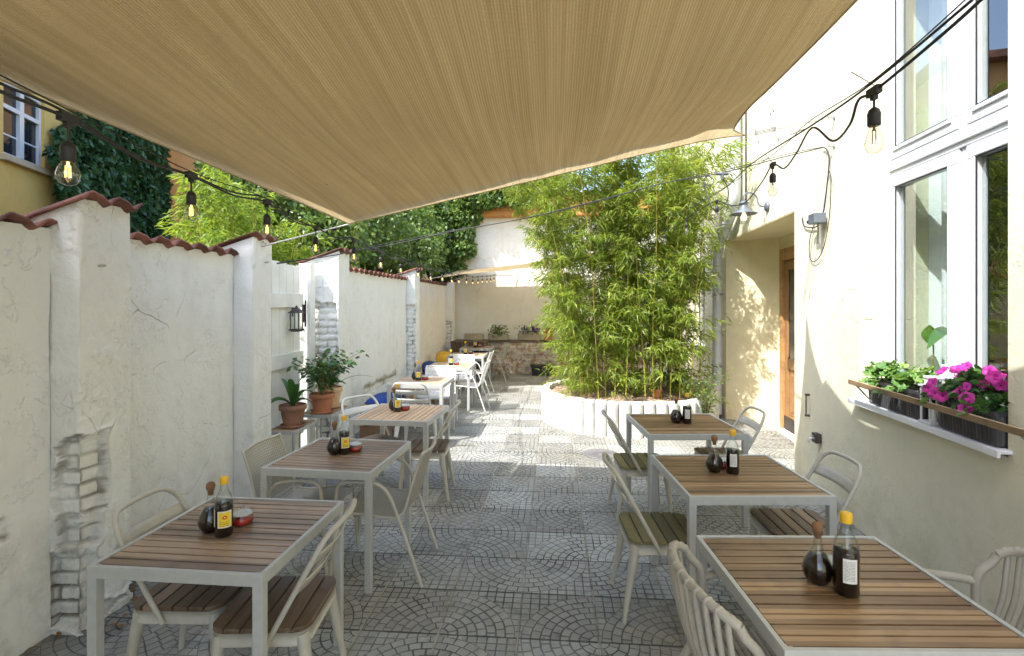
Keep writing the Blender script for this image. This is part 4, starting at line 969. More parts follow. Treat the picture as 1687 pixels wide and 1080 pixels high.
# ================================================================== THINGS ON THE HOUSE WALL
# drainpipe
m = MB(); pipe = [hl(7.12, -0.10, 6.9), hl(7.12, -0.10, 3.25), hl(7.2, -0.10, 3.08), hl(7.95, -0.10, 2.68), hl(8.1, -0.10, 2.5), hl(8.1, -0.10, 0.05)]
dp = empty('drainpipe', tuple(hl(8.1, -0.1, 0)), 0, 'white drainpipe with an elbow running down the cream house beside the door niche', 'drainpipe')
m.tube(pipe, 0.072, 16); in_parent(m.build('pipe', 'pvc', dp), dp)
for u, z in ((7.12, 3.8), (8.1, 1.9), (8.1, 0.8)):
    m = MB(); c = hl(u, -0.10, z); m.lathe([(0.073, -0.015), (0.079, -0.015), (0.079, 0.015), (0.073, 0.015)], 18, c); m.beam(c, hl(u, 0, z), 0.02, 0.02); in_parent(m.build('bracket', 'steel', dp), dp)
m = MB(); m.tube([hl(6.93, -0.015, 6.5), hl(6.93, -0.015, 2.95)], 0.011, 6); tag(m.build('lightning_conductor', 'dark_iron'), 'thin dark rod running down the cream wall right beside the drainpipe', 'rod')
# barn lamp
lc = hl(6.12, -0.27, 2.78)
lamp = empty('wall_lamp', tuple(lc), 0, 'slate grey barn lamp with round glass globe glowing above the door niche', 'wall lamp')
m = MB(); Rr = Matrix.Rotation(HA, 3, 'Z') @ Matrix.Rotation(PI/2, 3, 'Y')
pl = MB(); pl.lathe([(0.0, 0), (0.055, 0), (0.06, 0.01), (0.05, 0.03), (0, 0.035)], 20)
m.add([hl(6.12, 0, 2.90)+(Matrix.Rotation(HA, 3, 'Z') @ Matrix.Rotation(-PI/2, 3, 'Y')) @ Vector(v) for v in pl.v], pl.f, True); in_parent(m.build('back_plate', 'lampgrey', lamp), lamp)
m = MB(); m.tube(smoothpath([hl(6.12, -0.02, 2.90), hl(6.12, -0.10, 2.92), hl(6.12, -0.13, 3.02), hl(6.12, -0.2, 3.07), hl(6.12, -0.27, 3.04), lc+Vector((0, 0, 0.16))], 5), 0.009, 8); in_parent(m.build('arm', 'lampgrey', lamp), lamp)
m = MB(); m.lathe([(0.0, 0.20), (0.03, 0.195), (0.034, 0.18), (0.052, 0.176), (0.055, 0.165), (0.042, 0.155), (0.042, 0.12), (0.055, 0.112), (0.056, 0.09), (0.148, 0.045), (0.15, 0.038), (0.055, 0.075)], 28, lc); in_parent(m.build('lamp_shade', 'lampgrey', lamp), lamp)
m = MB(); m.lathe([(0.05, 0.07), (0.062, 0.04), (0.078, 0.0), (0.076, -0.03), (0.058, -0.06), (0.03, -0.076), (0, -0.08)], 24, lc); in_parent(m.build('globe', 'glass', lamp), lamp)
m = MB(); m.lathe([(0.012, 0.06), (0.03, 0.02), (0.036, -0.005), (0.028, -0.03), (0, -0.042)], 16, lc); in_parent(m.build('bulb', 'bulbdim', lamp), lamp)
# socket box on bracket with hanging cables
bx = onwall(1346, 360, 0.07)
sb = empty('junction_box', tuple(bx), HA, 'grey junction box on the cream wall between niche and window, feeding looped cables', 'junction box')
m = MB(); m.box((0, 0, 0), (0.10, 0.13, 0.09)); m.build('housing', 'lampgrey', sb, bevel=0.006)
m = MB(); m.tube([(0.0, 0.06, 0.0), (-0.02, 0.13, -0.01)], 0.02, 8); m.build('plug', 'black', sb)
m = MB(); m.box((0.03, 0.03, -0.12), (0.02, 0.03, 0.2)); m.build('bracket', 'steel', sb)
def wallcable(name, pts, r, label, off=0.02, mat='cable'):
    m = MB(); m.tube(catmull([onwall(px, py, off) for px, py in pts], 6), r, 6); return tag(m.build(name, mat), label, 'cable')
wallcable('hanging_cable', [(1322, 358), (1325, 372), (1345, 373), (1356, 352), (1363, 300), (1366, 262), (1362, 246), (1354, 242)], 0.006, 'thick black cable rising from the junction box up the cream wall')
wallcable('hanging_cable', [(1366, 280), (1369, 300), (1366, 360), (1356, 410), (1343, 430), (1334, 424), (1334, 395), (1341, 370)], 0.004, 'thinner black cable hanging in a long loop below the junction box')
wallcable('tie_wire_shadow', [(1375, 193), (1368, 232), (1352, 300), (1335, 420), (1322, 500)], 0.0018, 'thin line drawn as the shadow of the tie wire, slanting down the cream wall', 0.01, 'cable_wire')  # thin tube drawn where the tie wire's shadow falls on the wall
anch = [(1375, 193), (1375, 240), (1275, 181), (1270, 186), (1278, 209), (1246, 213), (1250, 231), (1283, 228)]
for i, (px, py) in enumerate(anch):
    q = onwall(px, py, 0.0); m = MB(); m.tube([q+HX*0.02, q-HX*0.05, q-HX*0.055+Vector((0, 0, 0.03))], 0.005, 6)
    ah = empty('wall_hook', tuple(q), 0, 'small steel hook in the upper cream wall, '+('holding the tie wire of the sail', 'just below the tie wire hook', 'topmost of the bare cluster', 'second from the top in the bare cluster', 'just under the turnbuckle of the sail', 'leftmost one, closest to the sail tip', 'lower left one beside the dark rod', 'lower right one of the bare cluster')[i], 'hook', 'steel hooks in the cream wall'); in_parent(m.build('pin', 'steel', ah), ah)
    m = MB(); m.box(q-HX*0.004, (0.008, 0.03, 0.03), rz=HA); in_parent(m.build('base_plate', 'steel', ah), ah)
q0, q1 = onwall(1328, 650, 0.03), onwall(1328, 684, 0.03)
hh = empty('door_hook', tuple(q0), 0, 'vertical iron hold back hook fixed low on the cream wall beside the niche', 'hook')
m = MB(); m.tube([q0, q1], 0.006, 6); in_parent(m.build('rod', 'dark_iron', hh), hh)
for q in (q0, q1): m = MB(); m.tube([q+HX*0.04, q-HX*0.008], 0.011, 8); in_parent(m.build('peg', 'dark_iron', hh), hh)
q = onwall(1345, 721, 0.03)
tp = empty('water_tap', tuple(q), HA, 'small water tap in a dark box low on the cream wall behind the chair', 'tap')
m = MB(); m.box((0.0, 0, 0), (0.05, 0.085, 0.085)); m.build('box', 'dark_iron', tp, bevel=0.004)
m = MB(); m.tube([(-0.02, -0.02, 0.0), (-0.07, -0.02, 0.0), (-0.075, -0.02, -0.04)], 0.010, 8); m.tube([(-0.045, -0.045, 0.025), (-0.045, 0.005, 0.025)], 0.006, 6); m.build('spout', 'steel', tp)

# ================================================================== TABLES
TZ = 0.735
def make_table(w_, d_, wood):
    t = empty('table'); fw, leg, ap = 0.018, 0.040, 0.048
    m = MB()
    m.b2((-w_/2, -d_/2, TZ-ap), (w_/2, -d_/2+fw, TZ)); m.b2((-w_/2, d_/2-fw, TZ-ap), (w_/2, d_/2, TZ)); m.b2((-w_/2, -d_/2+fw, TZ-ap), (-w_/2+fw, d_/2-fw, TZ)); m.b2((w_/2-fw, -d_/2+fw, TZ-ap), (w_/2, d_/2-fw, TZ))
    m.build('frame', 'frame', t, bevel=0.002)
    m = MB(); n = 13; dd = d_-2*fw-0.008; pitch = dd/n
    for k in range(n):
        y = -dd/2+pitch*(k+0.5); hw = pitch-0.0085
        m.box((0, y, TZ-0.012), (w_-2*fw-0.008, hw, 0.018))
    m.build('tabletop', wood, t, bevel=0.0015)
    m = MB(); m.b2((-w_/2+fw, -0.03, TZ-0.045), (w_/2-fw, 0.03, TZ-0.023)); m.b2((-w_/2+0.09, -d_/2+fw, TZ-0.046), (-w_/2+0.13, d_/2-fw, TZ-0.024)); m.b2((w_/2-0.13, -d_/2+fw, TZ-0.046), (w_/2-0.09, d_/2-fw, TZ-0.024))
    m.build('crossbar', 'frame', t)
    for sx in (-1, 1):
        for sy in (-1, 1):
            m = MB(); m.box((sx*(w_/2-leg/2+0.0006), sy*(d_/2-leg/2+0.0006), (TZ-0.001-0.002)/2), (leg, leg, TZ-0.003-0.002)); m.build('leg', 'frame', t, bevel=0.003)
    return t
tl = [ # corners FL, FR, BR, BL in the photo, rotated?, wood, label
 (((154, 928), (434, 948), (563, 824), (346, 819)), 0, 'woodL', 'dark slatted table nearest the camera in the left row, beside the crumbling pillar'),
 (((432.5, 770), (613, 780), (675.6, 725.3), (526, 720.3)), 0, 'woodL', 'second slatted table in the left row, between two perforated armchairs'),
 (((576, 690), (711, 695), (741, 667), (621, 664)), 1, 'woodP', 'third table in the left row, pale slats running lengthwise, beside the potted plants'),
 (((636.7, 633.3), (728.9, 634.4), (751, 620.4), (664.4, 619)), 0, 'woodP', 'fourth table in the left row, half in sunlight, with a chair backed up to it'),
 (((696.7, 606), (773.3, 606.7), (786.7, 596.7), (717.8, 595.6)), 1, 'woodP', 'fifth table in the left row, beside the navy cushion'),
 (((735.6, 587), (797, 587.4), (806, 580.3), (745, 580.3)), 0, 'woodP', 'sixth table in the left row, beside the mustard cushion'),
 (((755.6, 575), (802, 576), (816, 568), (771, 568)), 0, 'woodL', 'farthest table in the left row, just before the brick ledge'),
 (((1268, 1073), (1706, 1073), (1463, 883), (1158, 880)), 0, 'woodR', 'golden brown slatted table nearest the camera in the right row'),
 (((1121, 818), (1368, 818), (1273, 748), (1081, 748)), 0, 'woodR', 'second table in the right row, middle one of the three'),
 (((1061, 714), (1224, 713), (1175, 682), (1040, 682)), 0, 'woodR', 'farthest table of the right row, just before the palisade planter'),
]
def tfit(c):
    P_ = [at(x, y, TZ) for x, y in c]; ctr = sum(P_, Vector())/4; ax = ((P_[1]-P_[0])+(P_[2]-P_[3]))/2
    return ctr, math.atan2(ax.y, ax.x), ax.length, (((P_[3]-P_[0])+(P_[2]-P_[1]))/2).length
TABS = []
protoL = {}
for i, (c, rot, wood, lab) in enumerate(tl):
    ctr, a, w_, d_ = tfit(c)
    print('table', i, [round(v, 2) for v in ctr], round(math.degrees(a), 1), round(w_, 3), round(d_, 3))
    if i < 7: w_, d_ = 0.72, 0.74
    else: w_, d_ = 0.785, 0.765
    if rot: w_, d_ = d_, w_; a += PI/2
    if i in (4, 5, 6): a = (PI/2 if rot else 0)+0.01
    key = (w_, d_, wood)
    if key not in protoL: o = make_table(w_, d_, wood); protoL[key] = o
    else: o = copy_tree(protoL[key])
    o.location = (ctr.x, ctr.y, 0); o.rotation_euler = (0, 0, a)
    tag(o, lab, 'table', 'slatted garden tables'); TABS.append(o)

# ================================================================== CHAIRS (face +X, origin on the floor under the seat)
def tapered_leg(top, foot, w0, w1, n=10):
    m = MB(); top, foot = Vector(top), Vector(foot)
    m.tube([top, top.lerp(foot, 0.15), top.lerp(foot, 0.5), foot+Vector((0, 0, 0.012)), foot], [w0/2, w0/2*0.92, (w0+w1)/4, w1/2, w1/2*1.06], n, flat=0.75); return m
def chair_slat(seat, paint='chair'):
    t = empty('slat_chair')
    w2 = 0.205; rr = rrect(-0.205, 0.205, -w2, w2, 0.07)
    m = MB(); n = 6; pitch = 0.41/n
    for k in range(n):
        x0, x1 = -0.205+pitch*k+0.004, -0.205+pitch*(k+1)-0.004
        def hw(x):
            e = 0.205-abs(x); return w2 if e >= 0.07 else w2-0.07+math.sqrt(max(0, 0.07**2-(0.07-e)**2))
        xs = [x0+(x1-x0)*j/6 for j in range(7)]
        m.prism([(x, -hw(x)) for x in xs]+[(x, hw(x)) for x in reversed(xs)], 0.432, 0.452)
    m.build('seat', seat, t, bevel=0.003)
    m = MB(); out = rrect(-0.20, 0.20, -0.20, 0.20, 0.065); inn = rrect(-0.185, 0.185, -0.185, 0.185, 0.05); L = len(out)
    vs = [(x, y, 0.43) for x, y in out]+[(x, y, 0.43) for x, y in inn]+[(x*1.0, y*1.0, 0.375) for x, y in out]+[(x, y, 0.375) for x, y in inn]
    fs = []
    for i in range(L):
        j = (i+1) % L; fs += [(i, j, L+j, L+i)[::-1], (i, j, 2*L+j, 2*L+i)[::-1], (L+i, L+j, 3*L+j, 3*L+i), (2*L+i, 2*L+j, 3*L+j, 3*L+i)]
    m.add(vs, fs, True); m.build('seat_frame', paint, t, bevel=0.0)
    for sx in (-1, 1):
        for sy in (-1, 1):
            tapered_leg((sx*0.165, sy*0.165, 0.415), (sx*(0.205 if sx > 0 else 0.235), sy*0.20, 0), 0.072, 0.030).build('leg', paint, t)
    def bp(z):   # back plane: x at height z
        return -0.035-0.55*(z-0.385)
    pts = [(bp(0.385), 0.212, 0.385), (bp(0.5), 0.214, 0.5), (bp(0.62), 0.213, 0.62), (bp(0.73), 0.208, 0.73), (bp(0.785), 0.195, 0.785), (bp(0.822)-0.006, 0.165, 0.822), (bp(0.835)-0.016, 0.12, 0.835), (bp(0.837)-0.028, 0.0, 0.837)]
    pts = pts+[(x, -y, z) for x, y, z in pts[-2::-1]]
    m = MB(); m.tube(smoothpath(pts, 5), 0.0115, 10); m.build('back_frame', paint, t)
    for z in (0.715, 0.605):
        m = MB()
        m.plate(lambda u, v, z=z: (bp(z+0.058*(v-0.5))-0.032*(1-(2*u-1)**2)-0.004, -0.205+0.41*u, z+0.058*(v-0.5)), 16, 3); m.build('back_slat', paint, t, solid=0.004)
    return t
def chair_mesh(paint='chair', perf='perf'):
    t = empty('mesh_armchair')
    prof = [(0.23, 0.425), (0.20, 0.442), (0.10, 0.440), (0.0, 0.428), (-0.10, 0.420), (-0.165, 0.430), (-0.20, 0.475), (-0.225, 0.56), (-0.26, 0.68), (-0.30, 0.80), (-0.305, 0.812)]
    P3 = smoothpath([(x, 0, z) for x, z in prof], 4); Ls = [0]
    for a, b in zip(P3, P3[1:]): Ls.append(Ls[-1]+(b-a).length)
    def hwid(i):
        f = i/(len(P3)-1); e = min(f, 1-f)
        return 0.235*(1-0.13*max(0, 1-e/0.06)**2)-0.01*(f > 0.5)
    m = MB(); nu = 18; vs = []; uv = []
    for i, p in enumerate(P3):
        for j in range(nu+1):
            y = (2*j/nu-1)*hwid(i); bow = 0.03*(1-(2*j/nu-1)**2)*(1 if p.z > 0.46 else 0.4)
            vs.append((p.x-(bow if p.z > 0.46 else 0), y, p.z-(bow if p.z <= 0.46 else 0))); uv.append((y, Ls[i]))
    fs = [(i*(nu+1)+j, i*(nu+1)+j+1, (i+1)*(nu+1)+j+1, (i+1)*(nu+1)+j) for i in range(len(P3)-1) for j in range(nu)]
    m.add(vs, fs, True); m.uv = uv; m.build('shell', perf, t, solid=0.0025)
    rim = [vs[j] for j in range(nu+1)]+[vs[i*(nu+1)+nu] for i in range(1, len(P3))]+[vs[(len(P3)-1)*(nu+1)+j] for j in range(nu-1, -1, -1)]+[vs[i*(nu+1)] for i in range(len(P3)-2, 0, -1)]
    m = MB(); m.tube(rim, 0.009, 8, closed=True); m.build('shell_rim', paint, t)
    for s in (-1, 1):
        m = MB(); m.tube(smoothpath([(0.27, s*0.25, 0), (0.235, s*0.25, 0.40), (0.225, s*0.255, 0.58), (0.20, s*0.262, 0.635), (0.14, s*0.265, 0.65), (0.0, s*0.265, 0.645), (-0.07, s*0.262, 0.615), (-0.12, s*0.258, 0.54), (-0.19, s*0.252, 0.35), (-0.31, s*0.25, 0)], 5), 0.0115, 10); m.build('arm_and_legs', paint, t)
        m = MB(); m.tube([(0.236, s*0.25, 0.42), (0.215, s*0.225, 0.437)], 0.008, 8); m.tube([(-0.155, s*0.254, 0.43), (-0.18, s*0.222, 0.445)], 0.008, 8); m.build('side_bracket', paint, t)
    m = MB(); m.tube([(0.12, -0.25, 0.405), (0.12, 0.25, 0.405)], 0.009, 8); m.build('crossbar', paint, t)
    return t
def chair_rib():
    t = empty('ribbed_armchair')
    # top rail: horseshoe
    def rail(a):
        th = a*math.radians(84); return Vector((-0.13-0.125*math.cos(th)**0.8, 0.255*math.sin(th), 0.80-0.045*abs(a)**3))
    top = [rail(-1+2*i/28) for i in range(29)]
    m = MB(); m.tube(top, 0.0165, 12); m.build('top_rail', 'resin', t)
    for s in (-1, 1):
        e = rail(s)
        m = MB(); m.tube(smoothpath([e, e+Vector((0.018, s*0.005, -0.035)), (-0.085, s*0.264, 0.66), (-0.08, s*0.264, 0.55), (-0.085, s*0.25, 0.41)], 5), 0.0165, 10); m.build('side_post', 'resin', t)
        m = MB(); m.tube(smoothpath([(-0.085, s*0.268, 0.635), (0.0, s*0.272, 0.645), (0.14, s*0.276, 0.65), (0.225, s*0.272, 0.635), (0.255, s*0.268, 0.57), (0.262, s*0.262, 0.42), (0.285, s*0.26, 0.2), (0.295, s*0.262, 0.0)], 5), 0.0165, 10); m.build('arm_and_front_leg', 'resin', t)
        m = MB(); m.tube(smoothpath([(-0.13, s*0.21, 0.42), (-0.20, s*0.235, 0.25), (-0.27, s*0.25, 0)], 4), 0.0165, 10); m.build('rear_leg', 'resin', t)
    m = MB(); m.tube([(0.23, -0.24, 0.425), (0.23, 0.24, 0.425)], 0.0155, 10); m.tube([(-0.10, -0.23, 0.41), (-0.10, 0.23, 0.41)], 0.013, 10); m.tube([(0.24, -0.24, 0.42), (-0.14, -0.215, 0.41)], 0.0155, 10); m.tube([(0.24, 0.24, 0.42), (-0.14, 0.215, 0.41)], 0.0155, 10); m.build('seat_frame', 'resin', t)
    m = MB(); nr = 12
    for k in range(nr):
        a = -0.90+1.80*k/(nr-1); tp = rail(a); y0 = tp.y*0.93; xb = tp.x
        m.tube(smoothpath([tp+Vector((0.008, 0, 0.002)), tp+Vector((0.0, 0, 0.0105)), tp+Vector((-0.0105, 0, 0.0)), tp+Vector((-0.004, -tp.y*0.015, -0.06)), Vector((xb*0.95+0.01, y0, 0.60)), Vector((xb*0.85+0.02, y0, 0.50)), Vector((max(xb*0.7, -0.16), y0*0.97, 0.425)), Vector((-0.09, y0*0.96, 0.412))], 4), 0.0105, 8)
    m.build('back_ribs', 'resin', t)
    m = MB()
    for k in range(13):
        x = 0.21-0.30*k/12; m.tube([(x, -0.235, 0.432), (x, 0, 0.424), (x, 0.235, 0.432)], 0.0088, 8)
    m.build('seat_ribs', 'resin', t)
    return t
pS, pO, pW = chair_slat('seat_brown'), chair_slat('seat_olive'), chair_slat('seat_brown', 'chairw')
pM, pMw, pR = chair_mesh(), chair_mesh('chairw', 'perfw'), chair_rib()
used = set()
def place(proto, r, d, deg, label, cat='chair', group='dining chairs around the tables'):
    o = proto if proto.name not in used else copy_tree(proto); used.add(proto.name)
    p = cd(r, d, 0); o.location = (p.x, p.y, 0); o.rotation_euler = (0, 0, math.radians(deg)); return tag(o, label, cat, group)
place(pS, -1.46, 2.43, 3, 'beige slat back chair against the crumbling wall, left side of the nearest left table')
place(pS, -1.03, 2.28, 186, 'beige slat back chair on the aisle side of the nearest left table')
place(pM, -1.40, 3.50, 0, 'perforated armchair on the wall side of the second left table', 'armchair')
place(pM, -0.86, 3.47, 182, 'perforated armchair on the aisle side of the second left table', 'armchair')
place(pW, -1.30, 4.93, -32, 'pale slat back chair turned towards the camera beside the potted plants', 'chair')
place(pS, -0.80, 4.80, 184, 'slat back chair on the aisle side of the third left table')
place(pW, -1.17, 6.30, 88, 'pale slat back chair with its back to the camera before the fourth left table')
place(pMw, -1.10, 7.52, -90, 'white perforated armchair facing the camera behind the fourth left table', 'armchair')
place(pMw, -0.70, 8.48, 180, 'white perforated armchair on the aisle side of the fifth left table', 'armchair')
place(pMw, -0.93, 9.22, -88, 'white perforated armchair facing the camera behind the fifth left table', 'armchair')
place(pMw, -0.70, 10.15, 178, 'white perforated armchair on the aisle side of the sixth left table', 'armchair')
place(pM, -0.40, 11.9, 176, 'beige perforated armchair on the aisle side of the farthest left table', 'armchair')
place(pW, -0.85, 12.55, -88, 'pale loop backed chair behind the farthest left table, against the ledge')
place(pO, 1.08, 4.33, 4, 'slat chair with mossy seat on the aisle side of the farthest right table')
place(pS, 1.84, 4.50, 182, 'slat back chair on the house side of the farthest right table')
place(pO, 0.86, 3.04, 3, 'slat chair with mossy green seat on the aisle side of the middle right table')
place(pS, 1.70, 3.10, 181, 'slat back chair on the house side of the middle right table')
place(pR, 0.86, 1.86, 4, 'taupe ribbed resin armchair on the aisle side of the nearest right table', 'armchair')
place(pR, 1.76, 1.84, 176, 'taupe ribbed resin armchair cut by the right edge of the picture', 'armchair')

# ================================================================== CONDIMENTS
def arc_label(r, z0, z1, az, span, mat, par):
    m = MB(); vs = []; uv = []; n = 12
    for j in (0, 1):
        for i in range(n+1):
            a = math.radians(az+span*(i/n-0.5)); vs.append((r*math.cos(a), r*math.sin(a), z0+(z1-z0)*j)); uv.append((i/n, j))
    m.add(vs, [(i, i+1, n+2+i, n+1+i) for i in range(n)], True); m.uv = uv; return m.build('label', mat, par)
def make_bottle(yaz, waz, fill=0.15):
    t = empty('sauce_bottle'); r = 0.038
    pr = [(r*0.9, 0), (r, 0.006), (r, 0.135), (r*0.97, 0.152), (r*0.80, 0.175), (r*0.52, 0.197), (0.0155, 0.214), (0.0138, 0.235)]
    m = MB(); m.lathe(pr, 26); m.build('glass', 'glass', t)
    lp = [(rr_-0.0022, max(z, 0.003)) for rr_, z in pr if z < fill]; lp.append((r*(0.97 if fill < 0.16 else 0.8)-0.0025, fill)); lp.append((0, fill))
    m = MB(); m.lathe(lp, 26); m.build('sauce', 'soy', t)
    m = MB(); m.lathe([(0.0165, 0.228), (0.0178, 0.231), (0.0178, 0.257), (0.016, 0.260), (0, 0.260)], 20); m.build('cap', 'yellowcap', t)
    arc_label(r+0.0008, 0.045, 0.118, yaz, 88, 'label_y', t); arc_label(r+0.0008, 0.048, 0.125, waz, 62, 'label_w', t)
    return t
def make_carafe():
    t = empty('round_carafe')
    pr = [(0.026, 0), (0.034, 0.004), (0.048, 0.028), (0.052, 0.05), (0.046, 0.078), (0.030, 0.108), (0.0175, 0.132), (0.0135, 0.155), (0.0135, 0.178), (0.0175, 0.190)]
    m = MB(); m.lathe(pr, 26); m.build('glass', 'glass', t)
    m = MB(); m.lathe([(0.024, 0.003), (0.032, 0.006), (0.0455, 0.028), (0.0495, 0.05), (0.0435, 0.078), (0.0265, 0.108), (0.0, 0.108)], 26); m.build('sauce', 'soy', t)
    m = MB(); m.lathe([(0.010, 0.165), (0.012, 0.188), (0.017, 0.193), (0.0195, 0.204), (0.0175, 0.216), (0.010, 0.223), (0, 0.224)], 18); m.build('cork_stopper', 'cork', t)
    return t
def make_jar():
    t = empty('chilli_jar')
    m = MB(); m.lathe([(0.034, 0), (0.045, 0.006), (0.050, 0.022), (0.047, 0.04), (0.040, 0.048), (0.041, 0.053)], 24); m.build('glass', 'glass', t)
    m = MB(); m.lathe([(0.032, 0.003), (0.043, 0.008), (0.0475, 0.022), (0.0455, 0.034), (0, 0.034)], 24); m.build('chilli_oil', 'redoil', t)
    m = MB(); m.lathe([(0.043, 0.053), (0.045, 0.056), (0.042, 0.060), (0.026, 0.068), (0.010, 0.071), (0.007, 0.075), (0.012, 0.081), (0.008, 0.088), (0, 0.089)], 24); m.build('lid', 'glass', t)
    m = MB(); m.lathe([(0.0445, 0.0505), (0.046, 0.052), (0.0445, 0.0535)], 24); m.build('seal', 'palisade', t)
    return t
pb1, pb2, pc, pj = make_bottle(-52, -150), make_bottle(80, -100, 0.145), make_carafe(), make_jar()
pb3 = make_bottle(-70, -170, 0.07)
def put(proto, px, py, lab, cat, grp, rz=0.0, s=1.0):
    o = proto if proto.name not in used else copy_tree(proto); used.add(proto.name)
    p = at(px, py, TZ); o.location = (p.x, p.y, TZ-0.003); o.rotation_euler = (0, 0, rz); o.scale = (s, s, s); return tag(o, lab, cat, grp)
GB, GC, GJ = 'yellow capped sauce bottles on the tables', 'corked carafes on the tables', 'red chilli jars on the tables'
names = ['nearest left table', 'second left table', 'third left table', 'fourth left table', 'fifth left table', 'sixth left table', 'farthest left table', 'nearest right table', 'middle right table', 'farthest right table']
for i, px, py, pr in ((0, 369, 880, pb1), (1, 567, 746, pb1), (2, 655, 677, pb3), (3, 689, 626, pb3), (4, 743, 601, pb1), (5, 766.7, 583.3, pb3), (6, 783, 571.5, pb3), (7, 1394, 975, pb2), (8, 1207, 778, pb2), (9, 1132, 696.5, pb2)):
    put(pr, px, py, ('dark sauce bottle with yellow cap and white back label on the ' if pr is pb2 else ('half empty sauce bottle with yellow cap and label on the ' if pr is pb3 else 'full dark sauce bottle with yellow cap and label on the '))+names[i], 'bottle', GB, s=1.0 if i != 7 else 1.1)
for i, px, py in ((0, 347, 874), (1, 551, 747), (2, 649, 675), (3, 684, 624.5), (7, 1347, 958), (8, 1177, 776), (9, 1114, 695.5)):
    put(pc, px, py, 'round glass carafe of dark sauce with cork ball on the '+names[i], 'carafe', GC)
for i, px, py in ((0, 399, 862), (1, 585, 742), (2, 667, 675), (3, 700, 625), (4, 752, 600.5), (5, 775, 583), (6, 790, 571.5), (7, 1374, 945), (8, 1191, 769), (9, 1124, 692)):
    put(pj, px, py, 'small glass jar of red chilli oil on the '+names[i], 'jar', GJ)

# ================================================================== BENCH AND CUSHIONS
bn = empty('wall_bench', (-2.25, 9.2, 0), 0, 'long low wooden bench running along the left wall behind the tables', 'bench')
m = MB()
for k in range(4): m.b2((-2.49+0.118*k, 6.3, 0.42), (-2.49+0.118*k+0.108, 12.55, 0.445))
in_parent(m.build('seat', 'bench', bn, bevel=0.003), bn)
m = MB(); m.b2((-2.06, 6.3, 0.34), (-2.035, 12.55, 0.419)); in_parent(m.build('apron', 'bench', bn), bn)
for k in range(6):
    m = MB(); m.b2((-2.46, 6.4+k*1.2, 0), (-2.065, 6.47+k*1.2, 0.418)); in_parent(m.build('leg', 'bench', bn), bn)
def cushion(c, size, mat, label, rz=0.0, tilt=0.0):
    m = MB(); nx = 22
    def fn(u, v, s):
        x, y = 2*u-1, 2*v-1
        e = (max(0, 1-abs(x)**3.2)*max(0, 1-abs(y)**3.2))**0.42
        bul = s*e*(1+0.22*noise.noise(Vector((x*2.2, y*2.2, size[0]*7))))+0.05*noise.noise(Vector((x*6, y*6, 2)))*e
        return Vector((x*size[0]/2*(1-0.05*y*y), y*size[1]/2*(1-0.05*x*x), bul*size[2]/2))
    m.plate(lambda u, v: fn(u, v, 1), nx, nx); m.plate(lambda u, v: fn(1-u, v, -1), nx, nx)
    o = m.build('cushion', mat); o.location = c; o.rotation_euler = (tilt, 0, rz); return tag(o, label, 'cushion')
cushion((-2.24, 6.78, 0.485), (0.40, 0.72, 0.10), 'blue', 'bright blue crumpled cushion lying on the near end of the bench', 0.04)
cushion((-2.30, 9.55, 0.56), (0.34, 0.5, 0.22), 'navy', 'dark navy cushion on the bench beside the fifth left table', 0.3)
cushion((-2.33, 10.9, 0.58), (0.36, 0.5, 0.26), 'yellow', 'mustard yellow cushion at the far end of the bench', 0.2, 0.25)

# ================================================================== POTS BY THE GATE
def make_stool(x0, x1, y0, y1, h, label):
    c = ((x0+x1)/2, (y0+y1)/2, 0); t = empty('plant_stand', c, 0, label, 'plant stand')
    hx, hy = (x1-x0)/2, (y1-y0)/2
    m = MB(); n = 4; p_ = (2*hx-0.03)/n
    for k in range(n): m.b2((-hx+0.015+k*p_+0.003, -hy+0.015, h-0.02), (-hx+0.015+(k+1)*p_-0.003, hy-0.015, h-0.004))
    m.build('top', 'bench', t)
    m = MB(); m.b2((-hx, -hy, h-0.03), (hx, -hy+0.014, h)); m.b2((-hx, hy-0.014, h-0.03), (hx, hy, h)); m.b2((-hx, -hy+.014, h-0.03), (-hx+0.014, hy-.014, h)); m.b2((hx-0.014, -hy+.014, h-0.03), (hx, hy-.014, h)); m.build('rim', 'frame', t)
    for sx in (-1, 1):
        for sy in (-1, 1):
            m = MB(); m.tube([(sx*(hx-0.011), sy*(hy-0.011), 0), (sx*(hx-0.011), sy*(hy-0.011), h-0.03)], 0.010, 8); m.build('leg', 'frame', t)
    return t
make_stool(-2.70, -2.42, 4.66, 5.16, 0.56, 'low metal framed plant stand with wooden top under the clivia pot')
make_stool(-2.66, -2.30, 5.20, 5.72, 0.60, 'taller metal framed plant stand under the two leafy pots')
def make_pot(name, c, r, h, mat, label, cat='plant pot', saucer=True, plant=None):
    t = empty(name, c, 0, label, cat)
    m = MB(); m.lathe([(r*0.68, 0.012), (r*0.90, h*0.76), (r*0.90, h*0.77), (r, h*0.78), (r*1.02, h*0.80), (r*1.02, h*0.98), (r, h), (r*0.92, h), (r*0.90, h*0.93)], 32); m.build('pot', mat, t)
    m = MB(); m.lathe([(r*0.895, h*0.90), (r*0.5, h*0.92), (0, h*0.925)], 24); m.build('soil', 'soil', t)
    if saucer: m = MB(); m.lathe([(r*0.75, 0.0), (r*0.88, 0.004), (r*0.93, 0.026), (r*0.88, 0.026), (r*0.84, 0.012), (0, 0.011)], 28); m.build('saucer', mat, t)
    return t
